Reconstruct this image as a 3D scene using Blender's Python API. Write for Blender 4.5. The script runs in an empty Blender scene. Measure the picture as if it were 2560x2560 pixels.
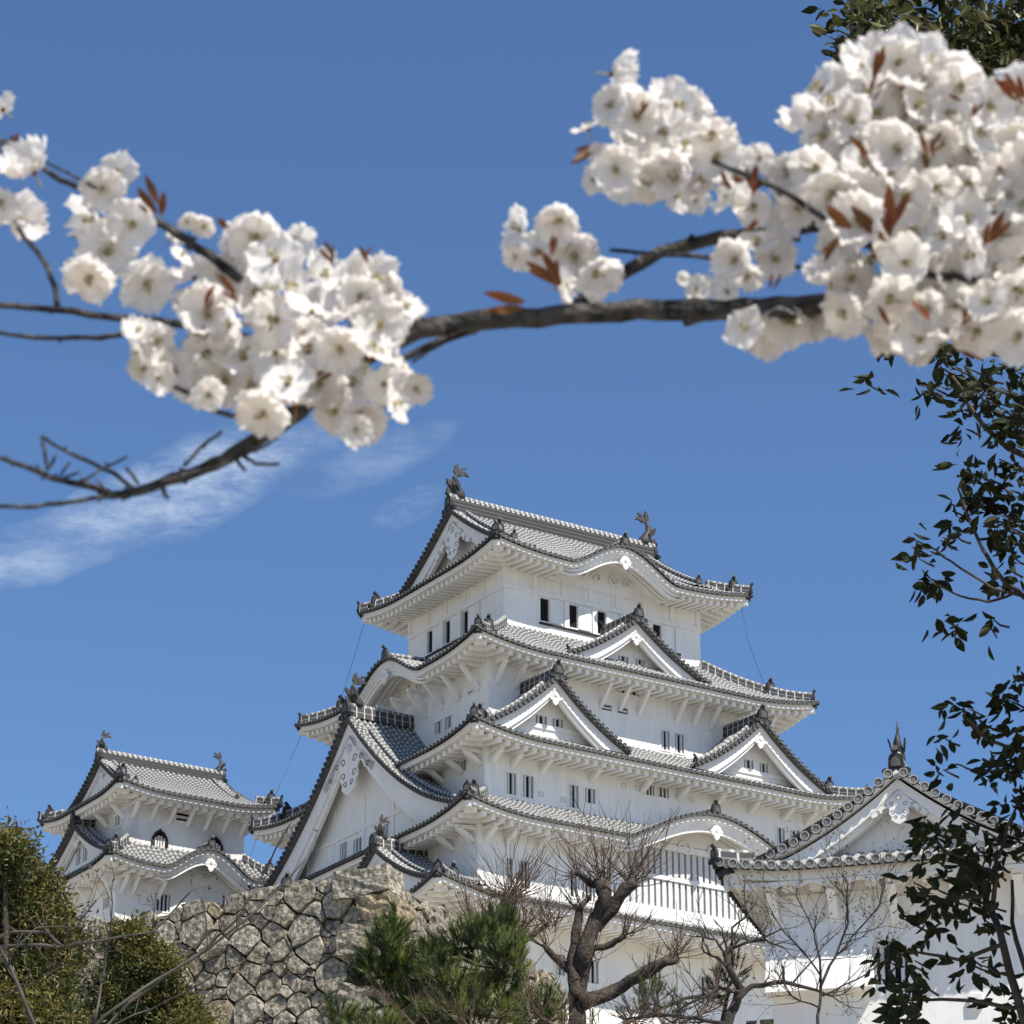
import bpy, math, random
import numpy as np
from math import sin, cos, pi, radians as R, sqrt
from mathutils import Vector as V, Matrix

# ------------------------------------------------------------------ camera, world, sun, exposure
scn = bpy.context.scene
COL = scn.collection
FPX, PITCH, EYE = 7580.0, R(22.607), 1.7
cd = bpy.data.cameras.new('camera'); cam = bpy.data.objects.new('camera', cd); COL.objects.link(cam)
cam.location = (0, 0, EYE); cam.rotation_euler = (pi/2 + PITCH, 0, 0)
cd.sensor_width = 36; cd.lens = 36*FPX/2560; cd.clip_start = 0.05; cd.clip_end = 20000
cd.dof.use_dof = True; cd.dof.focus_distance = 120; cd.dof.aperture_fstop = 31
scn.camera = cam
SUN_AZ, SUN_EL = R(136), R(54)
sdir = V((sin(SUN_AZ)*cos(SUN_EL), cos(SUN_AZ)*cos(SUN_EL), sin(SUN_EL)))
sl = bpy.data.lights.new('sun', 'SUN'); sl.energy = 5.0; sl.angle = R(0.53); sl.color = (1.0, 0.95, 0.86)
so = bpy.data.objects.new('sun', sl); COL.objects.link(so); so.rotation_euler = sdir.to_track_quat('Z', 'Y').to_euler()
so.location = (0, -30, 60)
scn.view_settings.view_transform = 'Standard'; scn.view_settings.look = 'None'
scn.view_settings.gamma = 1; scn.view_settings.exposure = 0.41

def pray(px, py):
    a = (px-1280)/FPX; b = (1280-py)/FPX
    return V((a, cos(PITCH)-b*sin(PITCH), sin(PITCH)+b*cos(PITCH)))
def at(px, py, Y):                       # the point at forward distance Y seen at photo pixel (px, py)
    r = pray(px, py); return V((0, 0, EYE)) + r*(Y/r.y)

w = bpy.data.worlds.new('World'); scn.world = w; w.use_nodes = True
nt = w.node_tree; nt.nodes.clear(); N = nt.nodes.new; LK = nt.links.new
out = N('ShaderNodeOutputWorld'); bg = N('ShaderNodeBackground'); bg.inputs[1].default_value = 0.1
sky = N('ShaderNodeTexSky'); sky.sky_type = 'NISHITA'; sky.sun_disc = False
sky.sun_elevation = SUN_EL; sky.sun_rotation = SUN_AZ; sky.altitude = 3000; sky.air_density = 1.5; sky.dust_density = 0.0; sky.ozone_density = 9.0
tc = N('ShaderNodeTexCoord')
def mth(op, a, b=None, c=None):
    n = N('ShaderNodeMath'); n.operation = op
    for i, x in enumerate((a, b, c)):
        if x is None: continue
        if isinstance(x, (int, float)): n.inputs[i].default_value = x
        else: LK(x, n.inputs[i])
    return n.outputs[0]
def dot(v):
    n = N('ShaderNodeVectorMath'); n.operation = 'DOT_PRODUCT'; LK(tc.outputs['Generated'], n.inputs[0]); n.inputs[1].default_value = v
    return n.outputs['Value']
def wisp(p0, p1, width, amp, wavy):      # a cirrus streak between two directions of the sky
    d0, d1 = pray(*p0).normalized(), pray(*p1).normalized()
    c = ((d0+d1)/2).normalized(); t = (d1-d0).normalized(); n = c.cross(t).normalized(); L = (d1-d0).length/2
    u = mth('DIVIDE', mth('SUBTRACT', dot(t), c.dot(t)), L); v = mth('DIVIDE', mth('SUBTRACT', dot(n), c.dot(n)), width)
    no = N('ShaderNodeTexNoise'); no.inputs['Scale'].default_value = 22; no.inputs['Detail'].default_value = 3
    LK(tc.outputs['Generated'], no.inputs['Vector'])
    v = mth('ADD', v, mth('MULTIPLY', mth('SUBTRACT', no.outputs[0], 0.5), wavy))
    n2 = N('ShaderNodeTexNoise'); n2.inputs['Scale'].default_value = 40; n2.inputs['Detail'].default_value = 4; LK(tc.outputs['Generated'], n2.inputs['Vector'])
    u = mth('ADD', u, mth('MULTIPLY', mth('SUBTRACT', n2.outputs[0], 0.5), 0.9))
    g = mth('MAXIMUM', mth('SUBTRACT', 1, mth('ADD', mth('MULTIPLY', v, v), mth('MULTIPLY', u, u))), 0)
    return mth('MULTIPLY', g, amp)
mp = N('ShaderNodeMapping'); mp.inputs['Rotation'].default_value = (0, R(-24), 0); mp.inputs['Scale'].default_value = (0.55, 1, 1.6)
LK(tc.outputs['Generated'], mp.inputs['Vector'])
nz = N('ShaderNodeTexNoise'); nz.inputs['Scale'].default_value = 70; nz.inputs['Detail'].default_value = 9; nz.inputs['Roughness'].default_value = 0.7; nz.inputs['Distortion'].default_value = 0.2
LK(mp.outputs[0], nz.inputs['Vector'])
m = wisp((-140, 1480), (900, 1010), 0.0150, 0.78, 1.5)
m = mth('MAXIMUM', m, wisp((700, 1210), (1160, 1075), 0.009, 0.22, 1.6))
m = mth('MAXIMUM', m, wisp((930, 1310), (1120, 1225), 0.006, 0.36, 1.5))
n3 = N('ShaderNodeTexNoise'); n3.inputs['Scale'].default_value = 34; n3.inputs['Detail'].default_value = 5; LK(mp.outputs[0], n3.inputs['Vector'])
gaps = mth('MINIMUM', mth('MAXIMUM', mth('MULTIPLY', mth('SUBTRACT', n3.outputs[0], 0.26), 3.6), 0), 1)
fine = mth('MAXIMUM', mth('MULTIPLY', mth('SUBTRACT', nz.outputs[0], 0.33), 2.9), 0)
fac = mth('MULTIPLY', mth('POWER', m, 0.8), mth('MULTIPLY', gaps, fine))
fac = mth('MINIMUM', fac, 0.75)
mx = N('ShaderNodeMix'); mx.data_type = 'RGBA'; LK(fac, mx.inputs[0]); LK(sky.outputs[0], mx.inputs[6]); mx.inputs[7].default_value = (5.2, 6.0, 7.2, 1)
LK(mx.outputs[2], bg.inputs[0]); LK(bg.outputs[0], out.inputs[0])

# ------------------------------------------------------------------ materials
def mat(name, col, rough=0.8, var=0.0, vscale=3.0, col2=None, bump=0.0, bscale=12.0, trans=0.0, spec=0.3):
    m = bpy.data.materials.new(name); m.use_nodes = True; t = m.node_tree; b = t.nodes['Principled BSDF']
    b.inputs['Roughness'].default_value = rough; b.inputs['Specular IOR Level'].default_value = spec
    tcn = t.nodes.new('ShaderNodeTexCoord')
    c2 = col2 or tuple(x*(1-var) for x in col)
    n = t.nodes.new('ShaderNodeTexNoise'); n.inputs['Scale'].default_value = vscale; n.inputs['Detail'].default_value = 6
    t.links.new(tcn.outputs['Object'], n.inputs['Vector'])
    r = t.nodes.new('ShaderNodeValToRGB'); r.color_ramp.elements[0].position = 0.35 if 'stone' not in name else 0.42; r.color_ramp.elements[1].position = 0.65 if 'stone' not in name else 0.57
    r.color_ramp.elements[0].color = (*c2, 1); r.color_ramp.elements[1].color = (*col, 1)
    t.links.new(n.outputs[0], r.inputs[0]); t.links.new(r.outputs[0], b.inputs['Base Color'])
    if bump:
        n2 = t.nodes.new('ShaderNodeTexNoise'); n2.inputs['Scale'].default_value = bscale; n2.inputs['Detail'].default_value = 8
        t.links.new(tcn.outputs['Object'], n2.inputs['Vector'])
        bp = t.nodes.new('ShaderNodeBump'); bp.inputs['Strength'].default_value = bump; bp.inputs['Distance'].default_value = 0.05 if 'stone' not in name else 0.16
        t.links.new(n2.outputs[0], bp.inputs['Height']); t.links.new(bp.outputs[0], b.inputs['Normal'])
    if trans:
        tr = t.nodes.new('ShaderNodeBsdfTranslucent'); mxs = t.nodes.new('ShaderNodeMixShader'); mxs.inputs[0].default_value = trans
        t.links.new(r.outputs[0], tr.inputs[0]); t.links.new(b.outputs[0], mxs.inputs[1]); t.links.new(tr.outputs[0], mxs.inputs[2])
        t.links.new(mxs.outputs[0], t.nodes['Material Output'].inputs[0])
    return m
def tile_mat(name, dark, light, joint, period):   # grey clay tile with white mortar at each overlap; UV.x = metres along the row
    m = bpy.data.materials.new(name); m.use_nodes = True; t = m.node_tree; b = t.nodes['Principled BSDF']; b.inputs['Roughness'].default_value = 0.7
    uv = t.nodes.new('ShaderNodeUVMap'); sp = t.nodes.new('ShaderNodeSeparateXYZ'); t.links.new(uv.outputs[0], sp.inputs[0])
    tcn = t.nodes.new('ShaderNodeTexCoord'); n = t.nodes.new('ShaderNodeTexNoise'); n.inputs['Scale'].default_value = 4; n.inputs['Detail'].default_value = 8
    t.links.new(tcn.outputs['Object'], n.inputs['Vector'])
    def mm(op, a, bb, c=None):
        k = t.nodes.new('ShaderNodeMath'); k.operation = op
        for i, x in enumerate((a, bb, c)):
            if x is None: continue
            if isinstance(x, (int, float)): k.inputs[i].default_value = x
            else: t.links.new(x, k.inputs[i])
        return k.outputs[0]
    fr = mm('FRACT', mm('DIVIDE', mm('ADD', sp.outputs[0], mm('MULTIPLY', n.outputs[0], 0.06)), period), 0)
    st = mm('LESS_THAN', fr, mm('ADD', joint-0.12, mm('MULTIPLY', n.outputs[0], 0.24)))
    r = t.nodes.new('ShaderNodeValToRGB'); r.color_ramp.elements[0].position = 0.35; r.color_ramp.elements[1].position = 0.66
    r.color_ramp.elements[0].color = (*[x*0.6 for x in dark], 1); r.color_ramp.elements[1].color = (*dark, 1); t.links.new(n.outputs[0], r.inputs[0])
    k = t.nodes.new('ShaderNodeMix'); k.data_type = 'RGBA'; t.links.new(st, k.inputs[0]); t.links.new(r.outputs[0], k.inputs[6]); k.inputs[7].default_value = (*light, 1)
    t.links.new(k.outputs[2], b.inputs['Base Color'])
    return m
def ridge_mat(name, main=False):                      # plaster-framed ridge: dark tile courses between white mortar ribs; UV = metres along, 0..1 up
    m = bpy.data.materials.new(name); m.use_nodes = True; t = m.node_tree; b = t.nodes['Principled BSDF']; b.inputs['Roughness'].default_value = 0.7
    uv = t.nodes.new('ShaderNodeUVMap'); sp = t.nodes.new('ShaderNodeSeparateXYZ'); t.links.new(uv.outputs[0], sp.inputs[0])
    def mm(op, a, bb=0.0):
        k = t.nodes.new('ShaderNodeMath'); k.operation = op
        for i, x in enumerate((a, bb)):
            if isinstance(x, (int, float)): k.inputs[i].default_value = x
            else: t.links.new(x, k.inputs[i])
        return k.outputs[0]
    a = mm('LESS_THAN', mm('FRACT', mm('DIVIDE', sp.outputs[0], 0.50)), 0.13)
    c = mm('GREATER_THAN', sp.outputs[1], 0.88); d = mm('LESS_THAN', mm('ABSOLUTE', mm('SUBTRACT', sp.outputs[1], 0.38)), 0.04)
    s = mm('MAXIMUM', mm('MAXIMUM', a, c), mm('MULTIPLY', d, 0.35)) if not main else mm('MULTIPLY', mm('MAXIMUM', mm('MULTIPLY', mm('LESS_THAN', mm('FRACT', mm('DIVIDE', sp.outputs[0], 0.36)), 0.55), mm('GREATER_THAN', sp.outputs[1], 0.66)), mm('MULTIPLY', mm('LESS_THAN', mm('FRACT', mm('MULTIPLY', sp.outputs[1], 5.3)), 0.22), 0.16)), 0.9)
    tcn = t.nodes.new('ShaderNodeTexCoord'); n = t.nodes.new('ShaderNodeTexNoise'); n.inputs['Scale'].default_value = 3; n.inputs['Detail'].default_value = 8
    t.links.new(tcn.outputs['Object'], n.inputs['Vector'])
    s = mm('MULTIPLY', s, mm('ADD', mm('MULTIPLY', n.outputs[0], 0.6), 0.62))
    k = t.nodes.new('ShaderNodeMix'); k.data_type = 'RGBA'; t.links.new(s, k.inputs[0]); k.inputs[6].default_value = (0.016, 0.016, 0.017, 1) if main else (0.045, 0.045, 0.046, 1); k.inputs[7].default_value = (0.55, 0.54, 0.51, 1)
    t.links.new(k.outputs[2], b.inputs['Base Color'])
    return m
def plaster_mat():
    m = mat('white_plaster', (0.85, 0.832, 0.795), 0.85, col2=(0.80, 0.782, 0.745), vscale=0.9, bump=0.08, bscale=6)
    t = m.node_tree; b = t.nodes['Principled BSDF']; src = b.inputs['Base Color'].links[0].from_socket
    tcn = t.nodes.new('ShaderNodeTexCoord'); mp = t.nodes.new('ShaderNodeMapping'); mp.inputs['Scale'].default_value = (2.2, 2.2, 0.16)
    n = t.nodes.new('ShaderNodeTexNoise'); n.inputs['Scale'].default_value = 1.6; n.inputs['Detail'].default_value = 7; n.inputs['Roughness'].default_value = 0.65
    t.links.new(tcn.outputs['Object'], mp.inputs[0]); t.links.new(mp.outputs[0], n.inputs['Vector'])
    r = t.nodes.new('ShaderNodeValToRGB'); r.color_ramp.elements[0].position = 0.48; r.color_ramp.elements[1].position = 0.78
    r.color_ramp.elements[0].color = (0, 0, 0, 1); r.color_ramp.elements[1].color = (0.32, 0.32, 0.32, 1); t.links.new(n.outputs[0], r.inputs[0])
    k = t.nodes.new('ShaderNodeMix'); k.data_type = 'RGBA'; t.links.new(r.outputs[0], k.inputs[0]); t.links.new(src, k.inputs[6]); k.inputs[7].default_value = (0.5, 0.485, 0.45, 1)
    t.links.new(k.outputs[2], b.inputs['Base Color'])
    return m
def stained_plaster_mat():                # old plaster with grey mould in patches
    m = mat('stained_plaster', (0.78, 0.765, 0.74), 0.88, col2=(0.40, 0.39, 0.37), vscale=0.42, bump=0.12, bscale=7)
    r = [n for n in m.node_tree.nodes if n.type == 'VALTORGB'][0]
    r.color_ramp.elements[0].position = 0.2; r.color_ramp.elements[1].position = 0.55
    return m
M = dict(
    plaster=plaster_mat(), stained=stained_plaster_mat(),
    rib=tile_mat('round_tile', (0.215, 0.215, 0.21), (0.44, 0.43, 0.405), 0.36, 0.36),
    pan=tile_mat('pan_tile', (0.10, 0.10, 0.10), (0.36, 0.35, 0.33), 0.24, 0.30),
    ribbig=tile_mat('near_round_tile', (0.30, 0.295, 0.28), (0.60, 0.59, 0.56), 0.22, 0.33),
    ridge=ridge_mat('ridge_courses'), ridgemain=ridge_mat('main_ridge_courses', True),
    dark=mat('smoked_tile', (0.035, 0.035, 0.036), 0.6, 0.5, 9),
    disc=mat('tile_end_face', (0.11, 0.108, 0.104), 0.7, 0.5, 6),
    discbig=mat('near_tile_end_face', (0.23, 0.225, 0.215), 0.7, 0.5, 14),
    rimbig=mat('near_tile_end_rim', (0.42, 0.41, 0.39), 0.7, 0.35, 9),
    rim=mat('tile_end_rim', (0.17, 0.168, 0.16), 0.7, 0.4, 5),
    bronze=mat('finial_tile', (0.075, 0.07, 0.065), 0.6, 0.55, 5),
    black=mat('dark_interior', (0.012, 0.011, 0.011), 0.9, 0.2),
    slat=mat('window_bar', (0.66, 0.65, 0.63), 0.85, 0.12, 4),
    lacquer=mat('lacquer_frame', (0.045, 0.022, 0.014), 0.4, 0.5, 5),
    redwood=mat('red_sill', (0.30, 0.12, 0.075), 0.7, 0.3, 5),
    bark=mat('cherry_bark', (0.19, 0.175, 0.16), 0.85, col2=(0.025, 0.021, 0.019), vscale=60, bump=0.9, bscale=160),
    twig=mat('bare_twig', (0.06, 0.05, 0.043), 0.85, 0.5, 20, bump=0.5, bscale=40),
    willow=mat('willow_shoot', (0.135, 0.09, 0.06), 0.85, 0.4, 3),
    trunk=mat('rough_trunk', (0.10, 0.078, 0.06), 0.9, 0.65, 6, bump=1.0, bscale=14),
    greybark=mat('grey_twig', (0.12, 0.105, 0.092), 0.85, col2=(0.03, 0.026, 0.023), vscale=5),
    bud=mat('bud', (0.12, 0.05, 0.04), 0.6, col2=(0.13, 0.12, 0.05), vscale=25),
    stoneA=mat('grey_stone', (0.355, 0.315, 0.235), 0.9, col2=(0.165, 0.145, 0.108), vscale=8, bump=1.0, bscale=6),
    stoneB=mat('brown_stone', (0.35, 0.28, 0.175), 0.9, col2=(0.16, 0.13, 0.09), vscale=7, bump=1.0, bscale=6),
    stoneC=mat('pale_stone', (0.41, 0.37, 0.285), 0.9, col2=(0.18, 0.16, 0.125), vscale=9, bump=1.0, bscale=7),
    stoneD=mat('dark_stone', (0.27, 0.24, 0.185), 0.9, col2=(0.115, 0.10, 0.08), vscale=8, bump=1.0, bscale=6),
    soil=mat('gap_soil', (0.045, 0.037, 0.028), 1.0, 0.4),
    ground=mat('pale_gravel', (0.37, 0.33, 0.27), 1.0, col2=(0.27, 0.24, 0.18), vscale=0.4),
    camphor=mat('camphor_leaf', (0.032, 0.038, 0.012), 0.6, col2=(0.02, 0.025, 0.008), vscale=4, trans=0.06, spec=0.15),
    camphor2=mat('camphor_lit_leaf', (0.15, 0.15, 0.05), 0.45, col2=(0.08, 0.085, 0.025), vscale=4, trans=0.2, spec=0.5),  # paler copy for clumps in the sun: sunlight put into the leaf colour
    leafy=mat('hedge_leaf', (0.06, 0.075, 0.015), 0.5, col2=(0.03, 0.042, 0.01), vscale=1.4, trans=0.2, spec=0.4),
    leafy2=mat('hedge_sunlit_leaf', (0.19, 0.15, 0.032), 0.5, col2=(0.10, 0.10, 0.02), vscale=1.4, trans=0.2, spec=0.4),  # paler copy for the sun-facing side: sunlight put into the leaf colour
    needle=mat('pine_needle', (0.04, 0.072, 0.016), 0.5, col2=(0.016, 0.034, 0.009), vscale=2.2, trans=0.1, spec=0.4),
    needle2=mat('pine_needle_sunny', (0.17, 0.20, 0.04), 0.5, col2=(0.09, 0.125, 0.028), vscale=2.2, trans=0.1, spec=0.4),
    petal=mat('petal', (0.93, 0.91, 0.87), 0.6, col2=(0.92, 0.875, 0.845), vscale=45, trans=0.45, spec=0.15),
    stamen=mat('stamen', (0.42, 0.36, 0.10), 0.7, 0.3),
    redleaf=mat('young_red_leaf', (0.24, 0.065, 0.03), 0.5, col2=(0.16, 0.07, 0.02), vscale=40, trans=0.3),
    wire=mat('cable', (0.05, 0.05, 0.055), 0.6),
)

# ------------------------------------------------------------------ mesh builder and object helpers
class MB:
    def __init__(s): s.v = []; s.f = []; s.m = []; s.uv = []; s.sm = []; s.names = []
    def mi(s, name):
        if name not in s.names: s.names.append(name)
        return s.names.index(name)
    def add(s, verts, faces, m, uvs=None, smooth=False):
        o = len(s.v); s.v += [tuple(p) for p in verts]; i = s.mi(m)
        for k, f in enumerate(faces):
            s.f.append([o+j for j in f]); s.m.append(i); s.sm.append(smooth)
            s.uv.append([uvs[j] for j in f] if uvs else [(0, 0)]*len(f))
    def quad(s, a, b, c, d, m, uvs=None): s.add([a, b, c, d], [(0, 1, 2, 3)], m, uvs)
    def hexa(s, p, m):                    # 8 corners: 0-3 bottom ring, 4-7 top ring
        s.add(p, [(0, 3, 2, 1), (4, 5, 6, 7), (0, 1, 5, 4), (1, 2, 6, 5), (2, 3, 7, 6), (3, 0, 4, 7)], m)
    def box(s, x0, x1, y0, y1, z0, z1, m, T=None):
        p = [V((x, y, z)) for z in (z0, z1) for x, y in ((x0, y0), (x1, y0), (x1, y1), (x0, y1))]
        if T: p = [T(*q) for q in p]
        s.hexa(p, m)
    def beam(s, a, b, wd, ht, m, up=V((0, 0, 1))):
        a, b = V(a), V(b); d = (b-a).normalized(); x = d.cross(up)
        x = x.normalized() if x.length > 1e-4 else V((1, 0, 0)); u = x.cross(d).normalized()
        s.hexa([q + x*i*wd/2 + u*j*ht/2 for q in (a, b) for i, j in ((-1, -1), (1, -1), (1, 1), (-1, 1))], m)
    def tube(s, pts, rad, m, n=6, cap=True, smooth=True):
        pts = [V(p) for p in pts]; k = len(pts)
        if isinstance(rad, (int, float)): rad = [rad]*k
        vs = []; ref = None; ln = 0; uv = []
        for i, p in enumerate(pts):
            d = (pts[min(i+1, k-1)]-pts[max(i-1, 0)])
            d = d.normalized() if d.length > 1e-9 else V((0, 0, 1))
            if ref is None: ref = d.orthogonal().normalized()
            x = (ref - d*ref.dot(d)); x = x.normalized() if x.length > 1e-6 else d.orthogonal().normalized()
            ref = x; y = d.cross(x)
            if i: ln += (pts[i]-pts[i-1]).length
            for j in range(n):
                a = 2*pi*j/n; vs.append(p + (x*cos(a)+y*sin(a))*rad[i]); uv.append((ln, j/n))
        fs = [(i*n+j, i*n+(j+1) % n, (i+1)*n+(j+1) % n, (i+1)*n+j) for i in range(k-1) for j in range(n)]
        if cap: fs += [tuple(range(n))[::-1], tuple((k-1)*n+j for j in range(n))]
        s.add(vs, fs, m, uv, smooth)
    def prism(s, outline, T, y0, y1, m):  # outline [(a, b)] extruded along the middle axis of T(a, y, b)
        n = len(outline)
        vs = [T(a, y0, b) for a, b in outline] + [T(a, y1, b) for a, b in outline]
        fs = [tuple(range(n)), tuple(range(2*n-1, n-1, -1))] + [(i, n+i, n+(i+1) % n, (i+1) % n) for i in range(n)]
        s.add(vs, fs, m)
    def disc(s, c, axis, r, m, n=8, depth=0.0, rim=None, back=0.1):     # a round tile end with raised rim, facing -axis outward = axis
        c, axis = V(c), V(axis).normalized(); x = axis.orthogonal().normalized(); y = axis.cross(x)
        ring = lambda rr, o: [c + axis*o + (x*cos(2*pi*i/n+.3)+y*sin(2*pi*i/n+.3))*rr for i in range(n)]
        a, b, e, g = ring(r, -back), ring(r, 0), ring(r*.74, 0), ring(r*.70, -r*.16)
        f = lambda o1, o2: [(o1+i, o1+(i+1) % n, o2+(i+1) % n, o2+i) for i in range(n)]
        
        if n > 10: m, rim = 'discbig', 'rimbig'
        s.add(a+b, f(0, n), 'dark'); s.add(b+e, f(0, n), rim or 'rim'); s.add(e+g, f(0, n), 'dark'); s.add(g, [tuple(range(n))], m)

def link(name, mb, parent=None, loc=None):
    me = bpy.data.meshes.new(name); me.from_pydata(mb.v, [], mb.f)
    for nm in mb.names: me.materials.append(M[nm])
    me.polygons.foreach_set('material_index', mb.m); me.polygons.foreach_set('use_smooth', mb.sm)
    if any(u for f in mb.uv for u in f if u != (0, 0)):
        l = me.uv_layers.new(name='UVMap'); l.data.foreach_set('uv', [c for f in mb.uv for u in f for c in u])
    me.update(); o = bpy.data.objects.new(name, me); COL.objects.link(o)
    if parent: o.parent = parent
    if loc: o.location = loc
    return o
def tag(o, label=None, cat=None, group=None, kind=None):
    if label: o['label'] = label
    if cat: o['category'] = cat
    if group: o['group'] = group
    if kind: o['kind'] = kind
    return o
def thing(name, label, cat, loc=(0, 0, 0), rz=0.0, group=None):
    o = bpy.data.objects.new(name, None); COL.objects.link(o); o.location = loc; o.rotation_euler = (0, 0, rz); o.empty_display_size = 0.5
    return tag(o, label, cat, group, 'thing')

# ------------------------------------------------------------------ terrain
def hill(x, y):
    h = 0.2*max(0.0, y-12)
    h = min(h, 33.5 + 0.0*y)
    k = max(0.0, 1-max(0.0, abs(x)-70)/120.0)
    b = max(0.0, 1-max(0.0, y-260)/200.0)
    return h*k*k*(3-2*k)*b*b*(3-2*b)
g = MB(); xs = [-4000, -1500, -600, -300]+list(range(-200, 201, 10))+[300, 600, 1500, 4000]; ys = [-4000, -1000, -300, -100, -40]+list(range(-10, 480, 10))+[600, 1000, 2000, 6000]
g.add([(x, y, hill(x, y)) for y in ys for x in xs], [(j*len(xs)+i, j*len(xs)+i+1, (j+1)*len(xs)+i+1, (j+1)*len(xs)+i) for j in range(len(ys)-1) for i in range(len(xs)-1)], 'ground', smooth=True)
tag(link('ground', g), kind='structure')

# ------------------------------------------------------------------ Japanese roof kit (local frame of a building: x along the ridge, near side is -y)
def faceM(k, A, B):                       # k 0: front (-y) 1: left (-x) 2: back 3: right;  M(s, d, z): s to the right seen from outside, d inward from the eave
    return [lambda s, d, z: V((s, -B+d, z)), lambda s, d, z: V((-A+d, -s, z)), lambda s, d, z: V((-s, B-d, z)), lambda s, d, z: V((A-d, s, z))][k]
def bump(s, kb):                          # wave-shaped kara gable: kb = (centre, half width, height)
    if not kb: return None
    x = (s-kb[0])/kb[1]
    if abs(x) >= 1: return None
    return kb[2]*(0.5+0.5*cos(pi*x))**(kb[4] if len(kb) > 4 else 0.75)
def ribs_and_pans(mb, P, s0, s1, dmax, pitch, rr, nd, rib='rib', seg=5, d0=0.0):
    """P(s, d) -> surface point; rows of round tiles over a bed of pan tiles; rows run along d from d0 to dmax(s)"""
    n = max(1, int(round((s1-s0)/pitch))); p = (s1-s0)/n
    up = V((0, 0, 1))
    cols = []
    for i in range(n+1):
        s = s0+i*p; dm = max(d0+0.02, dmax(s)); cols.append([(P(s, d0+(dm-d0)*j/nd), d0+(dm-d0)*j/nd) for j in range(nd+1)])
    for i in range(n):
        vs = [q[0] for q in cols[i]]+[q[0] for q in cols[i+1]]; uv = [(q[1]*1.12, 0.) for q in cols[i]]+[(q[1]*1.12, 1.) for q in cols[i+1]]
        mb.add(vs, [(j, j+1, nd+2+j, nd+1+j) for j in range(nd)], 'pan', uv)
        s = s0+(i+.5)*p; dm = max(d0+0.02, dmax(s)); e = 0.01; vs = []; uv = []
        jit = random.random()*0.3
        for j in range(nd+1):
            d = d0+(dm-d0)*j/nd; c = P(s, d); t = (P(s+e, d)-P(s-e, d)).normalized(); al = (P(s, d+e)-P(s, d-e)).normalized()
            nrm = t.cross(al); nrm = nrm if nrm.z > 0 else -nrm
            if nrm.z < 0.2: nrm = up
            for k in range(seg):
                a = pi*k/(seg-1); vs.append(c + t*cos(a)*rr + nrm*(sin(a)*rr*1.05+0.01)); uv.append((d*1.12+jit, k/(seg-1)))
        mb.add(vs, [(j*seg+k, j*seg+k+1, (j+1)*seg+k+1, (j+1)*seg+k) for j in range(nd) for k in range(seg-1)], rib, uv, True)
    return n, p
def eave_ends(mb, P, s0, s1, pitch, rr, outdir, n8=8):
    n = max(1, int(round((s1-s0)/pitch))); p = (s1-s0)/n
    for i in range(n):
        s = s0+(i+.5)*p; c = P(s, 0); mb.disc(c+outdir*0.05+V((0, 0, rr*.25)), outdir, rr*(1.22 if n8 > 10 else 1.08), 'disc', n8, back=0.16)
        a, b = P(s+p*.18, 0), P(s+p*.82, 0)
        if i < n-1:
            mid = (a+b)/2-V((0, 0, rr*1.35)); o = outdir*0.03
            mb.add([a+o, a+o-V((0, 0, rr*.75)), mid+o, b+o-V((0, 0, rr*.75)), b+o], [(0, 1, 2, 3, 4)], 'discbig' if n8 > 10 else 'disc')
def ridge_bar(mb, pts, wd, ht, m='ridge', cap='rib'):
    pts = [V(p) for p in pts]; vs = []; uv = []; ln = 0; k = len(pts)
    for i, p in enumerate(pts):
        d = pts[min(i+1, k-1)]-pts[max(i-1, 0)]; x = V((0, 0, 1)).cross(d); x = x.normalized()*wd/2
        if i: ln += (p-pts[i-1]).length
        vs += [p-x-V((0, 0, .1)), p-x*.8+V((0, 0, ht)), p+x*.8+V((0, 0, ht)), p+x-V((0, 0, .1))]; uv += [(ln, 0), (ln, .76), (ln, .76), (ln, 0)]
    mb.add(vs, [(i*4+j, (i+1)*4+j, (i+1)*4+j+1, i*4+j+1) for i in range(k-1) for j in range(3)]+[(0, 1, 2, 3), (4*k-1, 4*k-2, 4*k-3, 4*k-4)], m, uv)
    if cap: mb.tube([p+V((0, 0, ht)) for p in pts], wd*.42, cap, 8)
def oni(mb, o, outv, sc=1.0, horn=True):  # ridge-end tile: flared plaque with a round tile projecting from its top
    o, outv = V(o), V(outv).normalized(); x = V((0, 0, 1)).cross(outv).normalized()
    T = lambda a, y, b: o + x*a*sc + outv*y*sc + V((0, 0, b*sc))
    half = [(0, -.1), (.62, -.12), (.66, .05), (.5, .13), (.36, .1), (.34, .5), (.28, .72), (.14, .82), (0, .86)]
    ol = half+[(-a, b) for a, b in half[-2:0:-1]]
    mb.prism(ol, T, -.12, .1, 'dark')
    mb.prism([(a*.6, .12+b*.62) for a, b in half[3:]]+[(-a*.6, .12+b*.62) for a, b in half[-2:2:-1]], T, .1, .14, 'disc')
    if horn:
        mb.tube([T(0, -.14, .8), T(0, .02, .93), T(0, .18, 1.04)], [.11*sc, .12*sc, .13*sc], 'dark', 8)
        ax = T(0, .18, 1.0)-T(0, .02, .93); mb.disc(T(0, .2, 1.05), ax, .15*sc, 'rim', 8, back=.04)
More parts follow.
